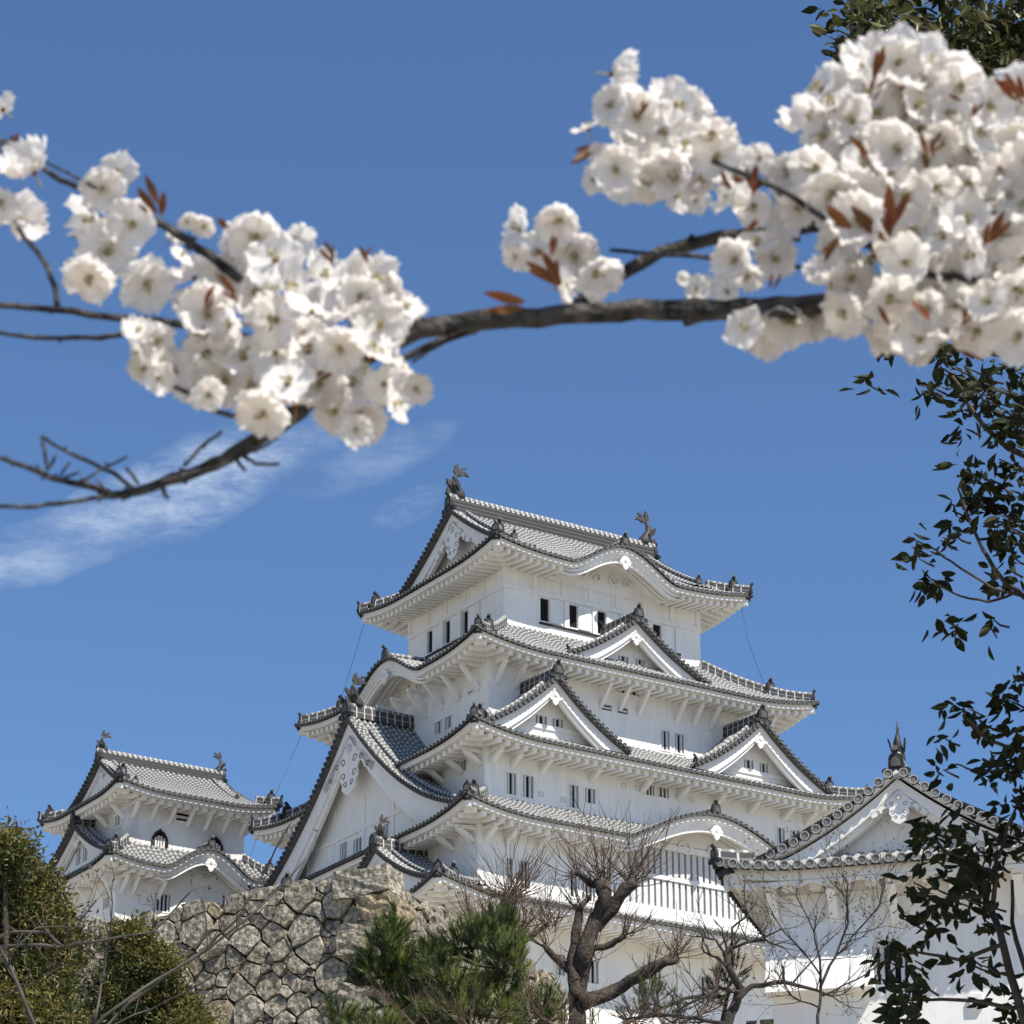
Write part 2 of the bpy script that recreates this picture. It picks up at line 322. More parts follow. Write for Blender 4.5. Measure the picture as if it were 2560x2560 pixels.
def shachi(mb, o, fwd, sc=1.0):           # tail-up dolphin-like roof fish; head down facing along fwd
    o, f = V(o), V(fwd).normalized(); x = V((0, 0, 1)).cross(f).normalized()
    T = lambda a, y, b: o + x*a*sc + f*y*sc + V((0, 0, b*sc))
    sp = [(0.32, .0), (.26, .22), (.08, .48), (-.06, .78), (-.04, 1.08), (.1, 1.34)]
    mb.tube([T(0, y, b) for y, b in sp], [.27*sc, .3*sc, .26*sc, .2*sc, .13*sc, .07*sc], 'bronze', 8)
    mb.tube([T(0, .3, .14), T(0, .55, .2)], [.2*sc, .12*sc], 'bronze', 7)                 # snout
    S = lambda a, y, b: T(y, a, b)
    for pts, t in (([(.06, 1.28), (-.1, 1.45), (.02, 1.8), (.14, 1.92), (.2, 1.6), (.18, 1.36)], .05),
                   ([(.1, 1.3), (.3, 1.5), (.62, 1.52), (.8, 1.32), (.55, 1.36), (.3, 1.24)], .05),
                   ([(.12, 1.32), (.28, 1.62), (.5, 1.78), (.66, 1.7), (.44, 1.56), (.22, 1.3)], .04),
                   ([(-.1, .5), (-.42, .72), (-.5, .96), (-.26, .9), (-.14, 1.0)], .05),
                   ([(-.2, .1), (-.5, .3), (-.46, .5), (-.2, .42)], .05)):
        mb.prism(pts, S, -t*sc, t*sc, 'bronze')
    for sg in (-1, 1):
        mb.prism([(.1, .4), (-.12, .62), (-.3, .98), (-.02, .8), (.14, .6)], lambda a, y, b: T(sg*(.26+.22*max(0, b-.4))+y, a, b), -.04, .04, 'bronze')
def pendant(mb, T, sc, fancy=False):      # gegyo: carved white pendant board under a gable peak, T(a, out, b), hanging from b = 0
    half = [(0, .12), (.3, -.02), (.36, -.2), (.5, -.3), (.48, -.5), (.34, -.62), (.2, -.62), (.24, -.76), (.12, -.9), (0, -1.0)]
    if fancy:
        half = [(0, .1), (.28, -.05), (.42, -.3), (.75, -.5), (1.1, -.86), (1.34, -1.0), (1.22, -1.2), (1.0, -1.12), (.94, -1.0), (.78, -.98), (.74, -.82), (.5, -.72), (.42, -.84), (.46, -1.04), (.34, -1.2), (.36, -1.34), (.2, -1.46), (0, -1.56)]
    ol = half+[(-a, b) for a, b in half[-2:0:-1]]
    mb.prism([(a*sc, b*sc) for a, b in ol], T, 0, .1, 'plaster')
    c = -.3*sc
    for k in range(6):
        a = k*pi/3+.5; mb.tube([T(0, .12, c), T(.14*sc*cos(a), .13, c+.14*sc*sin(a))], .035*sc, 'stained', 5)
    if fancy:
        for sg in (-1, 1):
            for cx, cy, r in ((.3, -.62, .13), (.28, -1.0, .12), (.62, -.66, .1), (.95, -.95, .1), (.16, -1.24, .1)):
                mb.tube([T(sg*(cx+r*(1-i/16)*cos(i*.55))*sc, .1, (cy+r*(1-i/16)*sin(i*.55))*sc) for i in range(14)], .014*sc, 'disc', 4)  # dark lines stand in for the shadow in the carved scrolls
    else:
        for sg in (-1, 1):
            mb.tube([T(sg*(.3+.12*(1-i/14)*cos(i*.6))*sc, .11, (-.42+.12*(1-i/14)*sin(i*.6))*sc) for i in range(12)], .02*sc, 'stained', 4)

def skirt(b, A, B, Ai, Bi, ze, H, lift=.6, kara={}, Dov=(2., 2.), pitch=.36, rr=.105, a0=.7, faces=(0, 1, 2, 3), zf=None, dm=None, rib='rib', n8=8, oniscale=1.0, rafter=.56, raf_h=.28, c0=5.0, cut={}, fas=.3):
    """one tier of roof. zf: height gained at depth d on faces 0/2 and 1/3 (absolute) or None for a plain skirt between eave and inner wall"""
    roof = MB(); eave = MB(); extra = []
    def Z(k, s, d):
        L, Li, D = ((A, Ai, B-Bi), (B, Bi, A-Ai))[k % 2]
        t = min(1.0, max(0., d)/D) if not zf else min(1.0, max(0., d)/(A-Ai if k % 2 else B-Bi))
        h = zf(d) if zf else H*(a0*t+(1-a0)*t*t)
        c = L-abs(s); lf = lift*max(0, 1-c/c0)**2*(1-t)
        z = ze+h+lf; q = bump(s, kara.get(k))
        if q is not None: z = max(z, ze+q+0.06*d) if q > .02 else z
        return z
    for k in faces:
        L, Li, D = ((A, Ai, B-Bi), (B, Bi, A-Ai))[k % 2]; F = faceM(k, A, B)
        P = lambda s, d: F(s, d, Z(k, s, d))
        def dmx(s):
            if dm: return dm(k, s)
            return D if abs(s) <= Li else max(0, D*(L-abs(s))/(L-Li))
        nd = 8 if (zf or kara.get(k)) else 6
        od = (F(0, -1, 0)-F(0, 0, 0)).normalized(); segs = [(-L, cut[k][0]), (cut[k][1], L)] if k in cut else [(-L, L)]
        for sa, sb in segs: ribs_and_pans(roof, P, sa, sb, dmx, pitch, rr, nd, rib); eave_ends(roof, P, sa, sb, pitch, rr, od, n8)
        hid = lambda s: k in cut and cut[k][0] < s < cut[k][1]
        # white boarded eave, rafters and soffit
        kb = kara.get(k); ns = int(2*L/.3); dv = Dov[k % 2]
        ss = [-L+.05+(2*L-.1)*i/ns for i in range(ns+1)]
        def zt(s): return Z(k, s, 0)-.05
        def lay(d, z0, z1, d2):           # board: outer face from z0 down to z1 at depth d, underside back to d2
            vs = []
            for s in ss:
                e = min(1, max(0.0, L-abs(s))/max(d2, .01)); q = zt(s); se = max(-L+d, min(L-d, s))
                vs += [F(se, d, q-z0), F(se, d, q-z1), F(max(-L+d2, min(L-d2, s)), d2, q-z1)]
            eave.add(vs, [(i*3+j, (i+1)*3+j, (i+1)*3+j+1, i*3+j+1) for i in range(ns) if not hid(ss[i]) for j in range(2)], 'plaster')
        lay(.2, 0, fas, .44)
        inb = lambda s: kb and abs(s-kb[0]) < kb[1]*1.08
        vs = []
        for s in ss:                      # soffit
            q = zt(s)-fas-.02; vs += [F(max(-L+.3, min(L-.3, s)), .3, q), F(max(-L+dv, min(L-dv, s)), dv+.02, q+.12*dv*(0 if inb(s) else 1))]
        eave.add(vs, [(i*2, i*2+2, i*2+3, i*2+1) for i in range(ns) if not hid(ss[i])], 'plaster')
        nr = int(2*L/rafter)
        for i in range(nr):
            s = -L+(i+.5)*2*L/nr
            if inb(s) or hid(s) or abs(s) > L-.5: continue
            de = min(dv, L-abs(s)); q = zt(s)-fas-.01; hw = rafter*.23
            if de < .6: continue
            eave.hexa([F(s+x, d, q-zz+.12*(d-.36)) for zz in (raf_h, 0) for x, d in ((-hw, .46), (hw, .46), (hw, de), (-hw, de))], 'plaster')
        if kb:                            # moulded barge board of the wave gable, and the board behind it
            kr = [kb[0]+kb[1]*1.12*(i/24-1) for i in range(49)]
            for d0, d1, z0, z1 in ((.3, .5, .04, .42), (.4, .6, .40, .62), (.5, .7, .60, .86)):
                pr = []
                for i, s in enumerate(kr):
                    f = 1-.35*abs((s-kb[0])/kb[1]/1.12)**4; q = zt(s); pr.append([F(s, d0, q-z0), F(s, d0, q-z1*f), F(s, d1, q-z1*f), F(s, d1, q-z0)])
                vs = [p for r_ in pr for p in r_]
                eave.add(vs, [(i*4+j, (i+1)*4+j, (i+1)*4+(j+1) % 4, i*4+(j+1) % 4) for i in range(48) for j in range(4)]+[(0, 1, 2, 3), (195, 194, 193, 192)], 'plaster')
            vs = []
            for s in kr: vs += [F(s, dv-.04, zt(s)-.3), F(s, dv-.04, min(zt(s)-.32, kb[3] if len(kb) > 3 else ze-.5))]
            eave.add(vs, [(i*2, i*2+2, i*2+3, i*2+1) for i in range(48)], 'plaster')
            for dd in (.9, 1.25, 1.6):    # curved ribs under the wave
                vs = [];
                if dd > dv-.1: continue
                for s in kr: q = zt(s)-fas; vs += [F(s, dd, q), F(s, dd, q-.2), F(s, dd+.16, q-.2), F(s, dd+.16, q)]
                eave.add(vs, [(i*4+j, (i+1)*4+j, (i+1)*4+j+1, i*4+j+1) for i in range(48) for j in range(3)], 'plaster')
            for sg in (-1, 1):            # carved scrolls on the board
                for cx, r in ((.16, .30), (.42, .2)):
                    eave.tube([F(kb[0]+sg*(cx*kb[1]+r*kb[2]*.8*(1-i/20)*cos(i*.5)), dv-.12, ze-.15+kb[2]*.30+r*kb[2]*.8*(1-i/20)*sin(i*.5)) for i in range(18)], .06, 'plaster', 5)
            T = lambda a, y, bb: F(kb[0]+a, .26-y, ze+kb[2]-.62+bb); pg = MB(); pendant(pg, T, .78)
            link('pendant_board', pg, b['eavepar'] if b.get('eavepar') else b['root'])
            tops = [F(kb[0], d, ze+kb[2]+.06*d+.05) for d in (.25, 1.2, 2.2, 3.2)]
            h_ = MB(); e_ = MB(); ridge_bar(h_, tops, .4, .34); oni(e_, F(kb[0], .2, ze+kb[2]+.05), od, .8*oniscale); extra += [('ridge', h_), ('ridge_end_tile', e_)]
    # hips
    for cx, cy, k in ((-1, -1, 0), (1, -1, 0), (-1, 1, 2), (1, 1, 2)):
        if dm is None or True:
            runx, runy = A-Ai, B-Bi
            if zf: runx = runy = b['hiprun']
            pts = []; hips = MB(); ends = MB()
            for i in range(9):
                t = .06+.94*i/8; x, y = A-t*runx, B-t*runy
                F = faceM(k, A, B); s = cx*x if k == 0 else -cx*x
                pts.append(V((cx*x, cy*y, Z(k, s, t*runy)+.06)))
            ridge_bar(hips, pts, .38*oniscale, .36*oniscale)
            dv = (pts[0]-pts[2]).normalized(); dv.z = 0
            e1_ = MB(); e2_ = MB(); oni(e1_, pts[0]+dv*.05-V((0, 0, .02)), dv, .62*oniscale); oni(e2_, pts[3]+V((0, 0, .1)), V((0, cy, 0)), .85*oniscale); ends_l = [('ridge_end_tile', e1_), ('ridge_end_tile', e2_)][:1 if oniscale < .6 else 2]
            q = V((cx*(A-.25), cy*(B-.25), Z(0, A-.25, 0)-fas-.12)); qi = V((cx*(A-Dov[1]), cy*(B-Dov[0]), Z(0, A-1, 0)-fas+.05))
            eave.beam(q, qi, .34, .34, 'plaster'); d2 = (q-qi).normalized()
            eave.beam(q-d2*.05+V((0, 0, .2)), q+d2*.14+V((0, 0, .2)), .42, .12, 'dark')
            extra += [('hip_ridge', hips)]+ends_l
    ro = link('roof', roof, b['root']); link('eave', eave, ro)
    for nm_, mb_ in extra: link(nm_, mb_, ro)
    return ro, Z

def gable(b, k, A, B, s0, hw, hg, zb, dq, depth, a0=.62, pitch=.34, rr=.1, pend=.8, win=None, verge=.55, board=.75, fancy=False, fin=False, rib='rib', recess=.9, n8=8, small_oni=1.0, wallz=None, name='gable_roof', left=None):
    """triangular dormer or end gable on face k: front plane at depth dq, running back by depth"""
    F0 = faceM(k, A, B); F = lambda s, q, z: F0(s0+s, dq+q, z)
    def side(sg):
        h_, a_ = left if (left and sg < 0) else (hw0, a0)
        return h_, (lambda x: zb+hg*(a_*max(0, 1-abs(x)/h_)+(1-a_)*max(0, 1-abs(x)/h_)**2))
    hw0 = hw
    rf = MB(); od = (F(0, -1, 0)-F(0, 0, 0)).normalized()
    for sg in (-1, 1):
        hw, prof = side(sg)
        P = lambda q, l: F(sg*l, q, prof(l))
        ribs_and_pans(rf, P, .62, depth, lambda q: hw, pitch, rr, 8, rib, d0=.12)
        # verge strip: short barrels looking forward, each with its round end
        L = 0; n = 60; arc = [0]
        for i in range(n):
            a, c = hw*i/n, hw*(i+1)/n; arc.append(arc[-1]+math.hypot(c-a, prof(c)-prof(a)))
        def inv(l):
            for i in range(n):
                if arc[i+1] >= l: return hw*(i+(l-arc[i])/(arc[i+1]-arc[i]))/n
            return hw
        P2 = lambda l, q: F(sg*inv(l), q-.02, prof(inv(l))+.05)
        nv = int(arc[-1]/pitch); ribs_and_pans(rf, P2, .08, arc[-1], lambda l: .66, pitch, rr*1.05, 1, rib)
        for i in range(nv):
            l = .08+(i+.5)*(arc[-1]-.08)/nv; rf.disc(P2(l, 0)+od*.04+V((0, 0, rr*.25)), od, rr*1.25, 'disc', n8, back=.12)
        vs = []
        for i in range(25):
            x = hw*i/24; vs += [F(sg*x, .02, prof(x)+.03), F(sg*x, .02, prof(x)-(.14 if n8 < 11 else .05)), F(sg*x, .7 if n8 < 11 else .3, prof(x)-(.14 if n8 < 11 else .05))]
        rf.add(vs, [(i*3+j, (i+1)*3+j, (i+1)*3+j+1, i*3+j+1) for i in range(24) for j in range(2)], 'plaster' if n8 > 10 else 'disc')
    go = link(name, rf, b['root'])
    bd = MB(); bq = .34 if pitch > .3 else .17
    for q0, q1, z0, z1 in ((bq, bq+.2, .14, board), (bq+.14, bq+.36, board-.04, board*1.3)):
        for sg in (-1, 1):
            hw, prof = side(sg); vs = []
            for i in range(25):
                x = hw*i/24; f = 1+.25*(i/24); zb_ = max(prof(x)-z1*f, min(zb-.05, prof(x)-z0-.02)); zt_2 = max(prof(x)-z0, zb_+.02)
                vs += [F(sg*x, q0, zt_2), F(sg*x, q0, zb_), F(sg*x, q1, zb_), F(sg*x, q1, zt_2)]
            bd.add(vs, [(i*4+j, (i+1)*4+j, (i+1)*4+(j+1) % 4, i*4+(j+1) % 4) for i in range(24) for j in range(4)]+[(0, 1, 2, 3), (99, 98, 97, 96)], 'plaster')
    for sg in (-1, 1):                    # soffit behind the boards
        hw, prof = side(sg); vs = []
        for i in range(25):
            x = hw*i/24; vs += [F(sg*x, bq+.2, prof(x)-.3), F(sg*x, recess, prof(x)-.3)]
        bd.add(vs, [(i*2, i*2+2, i*2+3, i*2+1) for i in range(24)], 'plaster')
    link('barge_board', bd, go)
    wl = MB(); holes = []; hl = side(-1)[0]
    for wx0, wx1, wz0, wz1, nb in (win or []): holes.append((wx0, wx1, wz0, wz1))
    xs_ = sorted(set([-hl+hl*i/20 for i in range(20)]+[hw*i/20 for i in range(21)]+[h for q in holes for h in q[:2]]))
    zlow = wallz if wallz is not None else zb-.6
    for x0, x1 in zip(xs_[:-1], xs_[1:]):
        cm = (x0+x1)/2; hh = [h for h in holes if h[0]-1e-6 < cm < h[1]+1e-6]
        pf_ = side(-1 if cm < 0 else 1)[1]; top0, top1 = pf_(x0)-.3, pf_(x1)-.3
        spans = [(zlow, None)]
        if hh: spans = [(zlow, hh[0][2]), (hh[0][3], None)]
        for z0, z1 in spans:
            t0, t1 = (top0, top1) if z1 is None else (z1, z1)
            if t0 <= z0 and t1 <= z0: continue
            wl.quad(F(x0, recess, z0), F(x1, recess, z0), F(x1, recess, max(z0, t1)), F(x0, recess, max(z0, t0)), 'plaster')
    if holes:
        zz = max(h[3] for h in holes)+.3 if fancy else min(h[2] for h in holes)-.18; xx = hw*(.56 if fancy else .72)
        wl.box(-xx, xx, recess-.09, recess+.02, zz-.12, zz+.12, 'plaster', T=F)
        if fancy:
            for x in (-6.2, -3.2, 0.2, 3.4): wl.box(x-.12, x+.12, recess-.06, recess+.01, zlow, zz+1.8, 'plaster', T=F)
    link('gable_wall', wl, go)
    for h in (win or []): window(go, lambda s, o, z: F(s, recess-o, z), *h, frame=False)
    if pend:
        pm = MB(); pendant(pm, lambda a, y, bb: F(a, bq+.1-y, zb+hg-board*1.02+bb), pend, fancy); link('pendant_board', pm, go)
    rg = MB(); top = [F(0, q, zb+hg+.05) for q in (.12, depth*.5, depth)]; ridge_bar(rg, top, .5*small_oni, .55*small_oni)
    for sg in (-1, 1):                    # descending ridges just behind the verge
        hw, prof = side(sg)
        pts = [F(sg*hw*(.1+.76*i/10), .95, prof(hw*(.1+.76*i/10))+.05) for i in range(11)]
        dr_ = MB(); ridge_bar(dr_, pts, .3*small_oni, .26*small_oni); link('descending_ridge', dr_, go)
        dv = (pts[-1]-pts[-2]); dv.z = 0; oe = MB(); oni(oe, pts[-1], dv, .62*small_oni); link('ridge_end_tile', oe, go)
    link('ridge', rg, go)
    on = MB(); oni(on, F(0, .08, zb+hg+.02), od, 1.0*small_oni, not fin)
    if fin: pass
    link('ridge_end_tile', on, go)
    if fin:
        sh = MB(); shachi(sh, F(0, .55, zb+hg+.6*small_oni), -od, fin); link('roof_finial', sh, go)
    return go

def window(par, T, x0, x1, z0, z1, nb=2, frame=True, horiz=False, open_=False):
    mb = MB(); dp = .15
    mb.quad(T(x0, -dp, z0), T(x1, -dp, z0), T(x1, -dp, z1), T(x0, -dp, z1), 'black' if nb < 10 else 'rimbig')
    for a, bq, c, d in (((x0, z0), (x1, z0), 0, 0), ((x0, z1), (x1, z1), 0, 0), ((x0, z0), (x0, z1), 0, 0), ((x1, z0), (x1, z1), 0, 0)):
        mb.quad(T(a[0], 0, a[1]), T(bq[0], 0, bq[1]), T(bq[0], -dp, bq[1]), T(a[0], -dp, a[1]), 'plaster')
    for i in range(nb):
        if horiz:
            c = z0+(z1-z0)*(i+1)/(nb+1); bw = (z1-z0)/(nb*2+1)*.5; mb.box(x0, x1, -.13, -.03, c-bw, c+bw, 'slat', T=T)
        else:
            c = x0+(x1-x0)*(i+.5)/nb; bw = (x1-x0)/nb*(.2 if nb < 10 else .31); mb.box(c-bw, c+bw, -.13, -.03, z0, z1, 'slat', T=T)
    o = link('window', mb, par)
    if frame:
        fm = MB(); e = .09
        for a in ((x0-e, x0, z0-e, z1+e), (x1, x1+e, z0-e, z1+e), (x0, x1, z1, z1+e), (x0, x1, z0-e, z0)): fm.box(a[0], a[1], -.02, .035, a[2], a[3], 'plaster', T=T)
        link('frame', fm, o)
    return o
def wall_panel(mb, T, x0, x1, z0, z1, holes, m='plaster'):
    xs_ = sorted(set([x0, x1]+[v for h in holes for v in h[:2] if x0 < v < x1])); zs = sorted(set([z0, z1]+[v for h in holes for v in h[2:4] if z0 < v < z1]))
    for a, c in zip(xs_[:-1], xs_[1:]):
        for e, f in zip(zs[:-1], zs[1:]):
            if any(h[0]-1e-6 <= a and c <= h[1]+1e-6 and h[2]-1e-6 <= e and f <= h[3]+1e-6 for h in holes): continue
            mb.quad(T(a, 0, e), T(c, 0, e), T(c, 0, f), T(a, 0, f), m)
def wallT(k, a, b):                       # T(s, out, z) on wall face k of a box with half sizes a, b
    F = faceM(k, a, b); return lambda s, o, z: F(s, -o, z)
def storey(b, a, bb, z0, z1, wins, m='plaster', name='wall'):
    """wins: {face: [(s0, s1, z0, z1, bars, opts)]}"""
    wl = MB()
    for k in range(4):
        L = a if k % 2 == 0 else bb; hs = wins.get(k, []); wall_panel(wl, wallT(k, a, bb), -L, L, z0, z1, [h[:4] for h in hs], m)
    wo = link(name, wl, b['root'])
    for k, hs in wins.items():
        for h in hs: window(b['root'], wallT(k, a, bb), *h[:5], **(h[5] if len(h) > 5 else {}))
    return wo
def brackets(b, k, a, bb, ss, ztop, drop, reach, wd=.2):
    T = wallT(k, a, bb)
    for s in ss:
        mb = MB(); p, q = T(s, .02, ztop-drop), T(s, reach, ztop); mb.beam(p, q, wd, .24, 'plaster')
        mb.box(s-wd*.5, s+wd*.5, -.02, reach+.1, ztop-.02, ztop+.16, 'plaster', T=T)
        link('bracket', mb, b['root'])

class Frame:                              # building frame: centre on the ground plan, direction of local x
    def __init__(s, C, az): p = R(az); s.C = V((C[0], C[1])); s.e1 = V((sin(p), cos(p))); s.e2 = V((-cos(p), sin(p))); s.rz = pi/2-p
    def hit(s, px, py, ax, val):
        r = pray(px, py); o = V((-s.C.x, -s.C.y)); ol = (o@s.e1, o@s.e2, EYE); r2 = V((r.x, r.y)); d = (r2@s.e1, r2@s.e2, r.z)
        t = (val-ol[ax])/d[ax]; return [ol[i]+t*d[i] for i in range(3)]
    def front(s, x0, y0, x1, y1, b):      # window rectangle on the front wall from two photo corners
        p, q = s.hit(x0, y0, 1, -b), s.hit(x1, y1, 1, -b); return (p[0], q[0], q[2], p[2])
    def left(s, x0, y0, x1, y1, a):
        p, q = s.hit(x0, y1, 0, -a), s.hit(x1, y0, 0, -a); return (-p[1], -q[1], p[2], q[2])

# ------------------------------------------------------------------ the great keep
random.seed(4)
KF = Frame((2.4916, 169.587), 57.1515); KZ = 0
keep = thing('castle_keep', 'towering white five-tiered castle keep with curved grey tiled roofs', 'castle keep', (KF.C.x, KF.C.y, 0), KF.rz)
K = dict(root=keep)
hz = dict(horiz=True)
# storeys
ops = [-4.45+1.97*i for i in range(5)]
w6 = {0: [(s, s+.62, 62.75, 64.15, 0, dict(frame=False)) for s in ops],
      1: [(-3.15+1.97*i, -2.5+1.97*i, 62.75, 64.15, 0, dict(frame=False)) for i in range(3)]}
W6 = storey(K, 6.9, 5.3, 59.0, 66.6, w6)
sh = MB()
for k, n, s0 in ((0, 5, -4.45), (1, 3, -3.15)):
    T = wallT(k, 6.9, 5.3); L = 6.9 if k == 0 else 5.3
    for i in range(n): sh.box(s0+.66+1.97*i, s0+1.52+1.97*i, .0, .05, 62.72, 64.18, 'plaster', T=T); sh.box(s0+1.6+1.97*i, s0+1.93+1.97*i, 0, .12, 62.6, 64.2, 'plaster', T=T)
    sh.box(-L-.05, L+.05, 0, .09, 64.24, 64.52, 'plaster', T=T)
    for i in range(8 if k == 0 else 6):
        s = -L+.15+(2*L-.3)*i/(7 if k == 0 else 5); sh.box(s-.15, s+.15, 0, .07, 64.54, 66.0, 'plaster', T=T)
    sh.box(s0-.1, s0+1.97*n, 0, .1, 62.5, 62.62, 'dark', T=T)
link('shutter', sh, W6)
w4 = {0: [(*KF.front(1652, 1825, 1674, 1877, 8.0), 2), (*KF.front(1686, 1833, 1710, 1885, 8.0), 2),
          (*KF.front(1503, 1759, 1529, 1779, 8.0), 1, hz), (*KF.front(1543, 1767, 1569, 1787, 8.0), 1, hz), (*KF.front(1546, 1706, 1600, 1742, 8.0), 4)],
      1: [(*KF.left(1042, 1715, 1071, 1745, 9.66), 4), (*KF.left(1141, 1738, 1155, 1753, 9.66), 1, hz), (*KF.left(1170, 1725, 1183, 1738, 9.66), 1, hz),
          (*KF.left(1087, 1800, 1106, 1840, 9.66), 2), (*KF.left(1113, 1787, 1131, 1826, 9.66), 2)]}
storey(K, 9.66, 8.0, 52.0, 59.3, w4)
w3 = {0: [(*KF.front(x0, y0, x1, y1, 10.44), n) for x0, y0, x1, y1, n in ((1266, 1930, 1290, 1989, 2), (1307, 1937, 1333, 1997, 2), (1423, 1961, 1446, 2022, 2), (1462, 1969, 1488, 2011, 2), (1612, 1960, 1636, 1991, 3), (1644, 1966, 1672, 1997, 3), (1941, 2068, 1962, 2110, 2), (1975, 2075, 1998, 2112, 2))]
      + [(*KF.front(x0, y0, x1, y1, 10.44), 1, hz) for x0, y0, x1, y1 in ((1261, 1854, 1289, 1870), (1494, 1903, 1521, 1921), (1719, 1949, 1745, 1965))],
      1: [(*KF.left(1153, 1897, 1168, 1932, 11.44), 2)]}
W3 = storey(K, 11.44, 10.44, 47.0, 53.2, w3)
lo = MB()
for px, py in ((1353, 1986), (1409, 2000), (1559, 1964), (1594, 1972), (1693, 1992), (1728, 2000)):
    p = KF.hit(px, py, 1, -10.44); T = wallT(0, 11.44, 10.44)
    for a in ((-.16, .16, .1, .14), (-.16, .16, -.14, -.1), (-.16, -.12, -.1, .1), (.12, .16, -.1, .1)): lo.box(p[0]+a[0], p[0]+a[1], 0, .04, p[2]+a[2], p[2]+a[3], 'slat', T=T)
link('loophole', lo, W3)
w2 = {0: [(*KF.front(1266, 2145, 1281, 2213, 11.6), 1), (*KF.front(1298, 2151, 1324, 2224, 11.6), 3), (*KF.front(1420, 2176, 1442, 2244, 11.6), 2), (*KF.front(1458, 2184, 1487, 2255, 11.6), 3),
          (-3.3, 6.2, 44.95, 48.2, 23, dict(frame=False)), (*KF.front(1261, 2063, 1281, 2076, 11.6), 1, hz), (*KF.front(1307, 2073, 1325, 2084, 11.6), 1, hz)]}
W2 = storey(K, 12.6, 11.6, 40.5, 48.6, w2)
lt = MB(); T = wallT(0, 12.6, 11.6); lt.box(-3.35, 6.25, -.12, .05, 46.5, 46.72, 'plaster', T=T); lt.box(-3.5, 6.4, -.02, .1, 48.2, 48.55, 'plaster', T=T); link('rail', lt, W2)
K2 = dict(root=keep)
w1 = {0: [(*KF.front(x0, y0, x1, y1, 12.1), n) for x0, y0, x1, y1, n in ((1470, 2399, 1496, 2461, 2), (1595, 2414, 1615, 2481, 2), (1628, 2424, 1652, 2471, 2), (1747, 2440, 1771, 2507, 2), (1390, 2385, 1412, 2440, 2))]}
storey(K, 14.4, 12.1, 30.0, 44.2, w1)
# roofs, top down
Hf = lambda d: 5.0*(.72*(d/7.72)+.28*(d/7.72)**2)
LG = 6.95
K['hiprun'] = 2.0
def dm5(k, s):
    if k % 2 == 0: return 7.72 if abs(s) <= LG else max(0, 9.1-abs(s))
    return min(2.95, max(0, 7.72-abs(s)))
K5, Z5 = skirt(K, 9.1, 7.72, 0, 0, 65.8, 5, .55, {0: (0., 3.7, 1.65)}, (2.42, 2.2), zf=Hf, dm=dm5, rafter=.5)
for k in (1, 3):
    gable(K, k, 9.1, 7.72, 0, 6.7, 4.25, 66.55, 9.1-7.5, 1.9, a0=.72, pend=1.5, fancy=True, board=.8, recess=1.25, wallz=66.4, small_oni=1.0)
rg = MB(); ridge_bar(rg, [V((x, 0, 70.75)) for x in (-7.45, -4, 0, 4, 7.4)], .62, .85, 'ridgemain'); link('ridge', rg, K5)
for sx in (-1, 1):
    f = MB(); shachi(f, (sx*7.0, 0, 71.6), (-sx, 0, 0), 1.2); link('roof_finial', f, K5)
skirt(K, 11.83, 10.18, 6.9, 5.3, 58.8, 3.2, .62, {1: (0., 3.9, 1.65)}, (2.18, 2.17))
WIN2 = [(-.95, -.2, 0, .0, 2)]
def gw(zb, h=.75, w_=.62): return [(-.25-w_, -.25, zb+.25, zb+.25+h, 2), (.25, .25+w_, zb+.25, zb+.25+h, 2)]
gable(K, 0, 11.83, 10.18, -.1, 5.0, 3.05, 59.5, 1.18, 3.8, a0=.62, win=[(a-(-0.1), c-(-0.1), e, f, 2) for a, c, e, f in (KF.front(1546, 1637, 1571, 1656, 7.7), KF.front(1590, 1646, 1612, 1664, 7.7))], pend=.75, recess=1.3, small_oni=.85)
skirt(K, 13.48, 12.5, 9.66, 8.0, 52.68, 2.42, .65, {}, (2.06, 2.04), cut={1: (-4.1, 4.4)})
gable(K, 0, 13.48, 12.5, -7.4, 4.75, 3.45, 53.45, .9, 3.7, a0=.62, win=[(a-(-7.4), c-(-7.4), e, f, 2) for a, c, e, f in (KF.front(1340, 1786, 1367, 1812, 10.3), KF.front(1382, 1794, 1408, 1820, 10.3))], pend=.8, recess=1.3, small_oni=.9)
gable(K, 0, 13.48, 12.5, 6.55, 4.85, 3.45, 53.45, .9, 3.7, a0=.62, win=[(a-(6.55), c-(6.55), e, f, 2) for a, c, e, f in (KF.front(1860, 1897, 1884, 1923, 10.3), KF.front(1899, 1906, 1921, 1933, 10.3))], pend=.8, recess=1.3, small_oni=.9)
skirt(K, 14.54, 13.54, 11.44, 10.44, 47.95, 1.8, .68, {0: (1.7, 5.8, 2.1, 48.6, 0.6)}, (1.94, 1.94))
bgw = [KF.left(x0, y0, x1, y1, 12.7) for x0, y0, x1, y1 in ((852, 2103, 872, 2158), (886, 2090, 911, 2142), (930, 2078, 946, 2112), (956, 2057, 976, 2106))]
gable(K, 1, 14.54, 13.54, -.15, 12.7, 8.3, 48.45, .45, 4.6, a0=.33, pitch=.36, pend=2.15, fancy=True, fin=1.1, board=1.25, recess=1.3, left=(9.6, .62), wallz=48.35, win=[(s0+.15, s1+.15, z0, z1, 3) for s0, s1, z0, z1 in bgw], small_oni=1.05)
skirt(K, 17.2, 15.0, 12.6, 11.6, 42.95, 1.25, .8, {}, (2.9, 2.8), a0=1)
gable(K, 1, 17.2, 15.0, 6.4, 6.2, 3.1, 44.1, 1.2, 3.4, a0=.45, pend=.8, fin=.75, small_oni=.8)
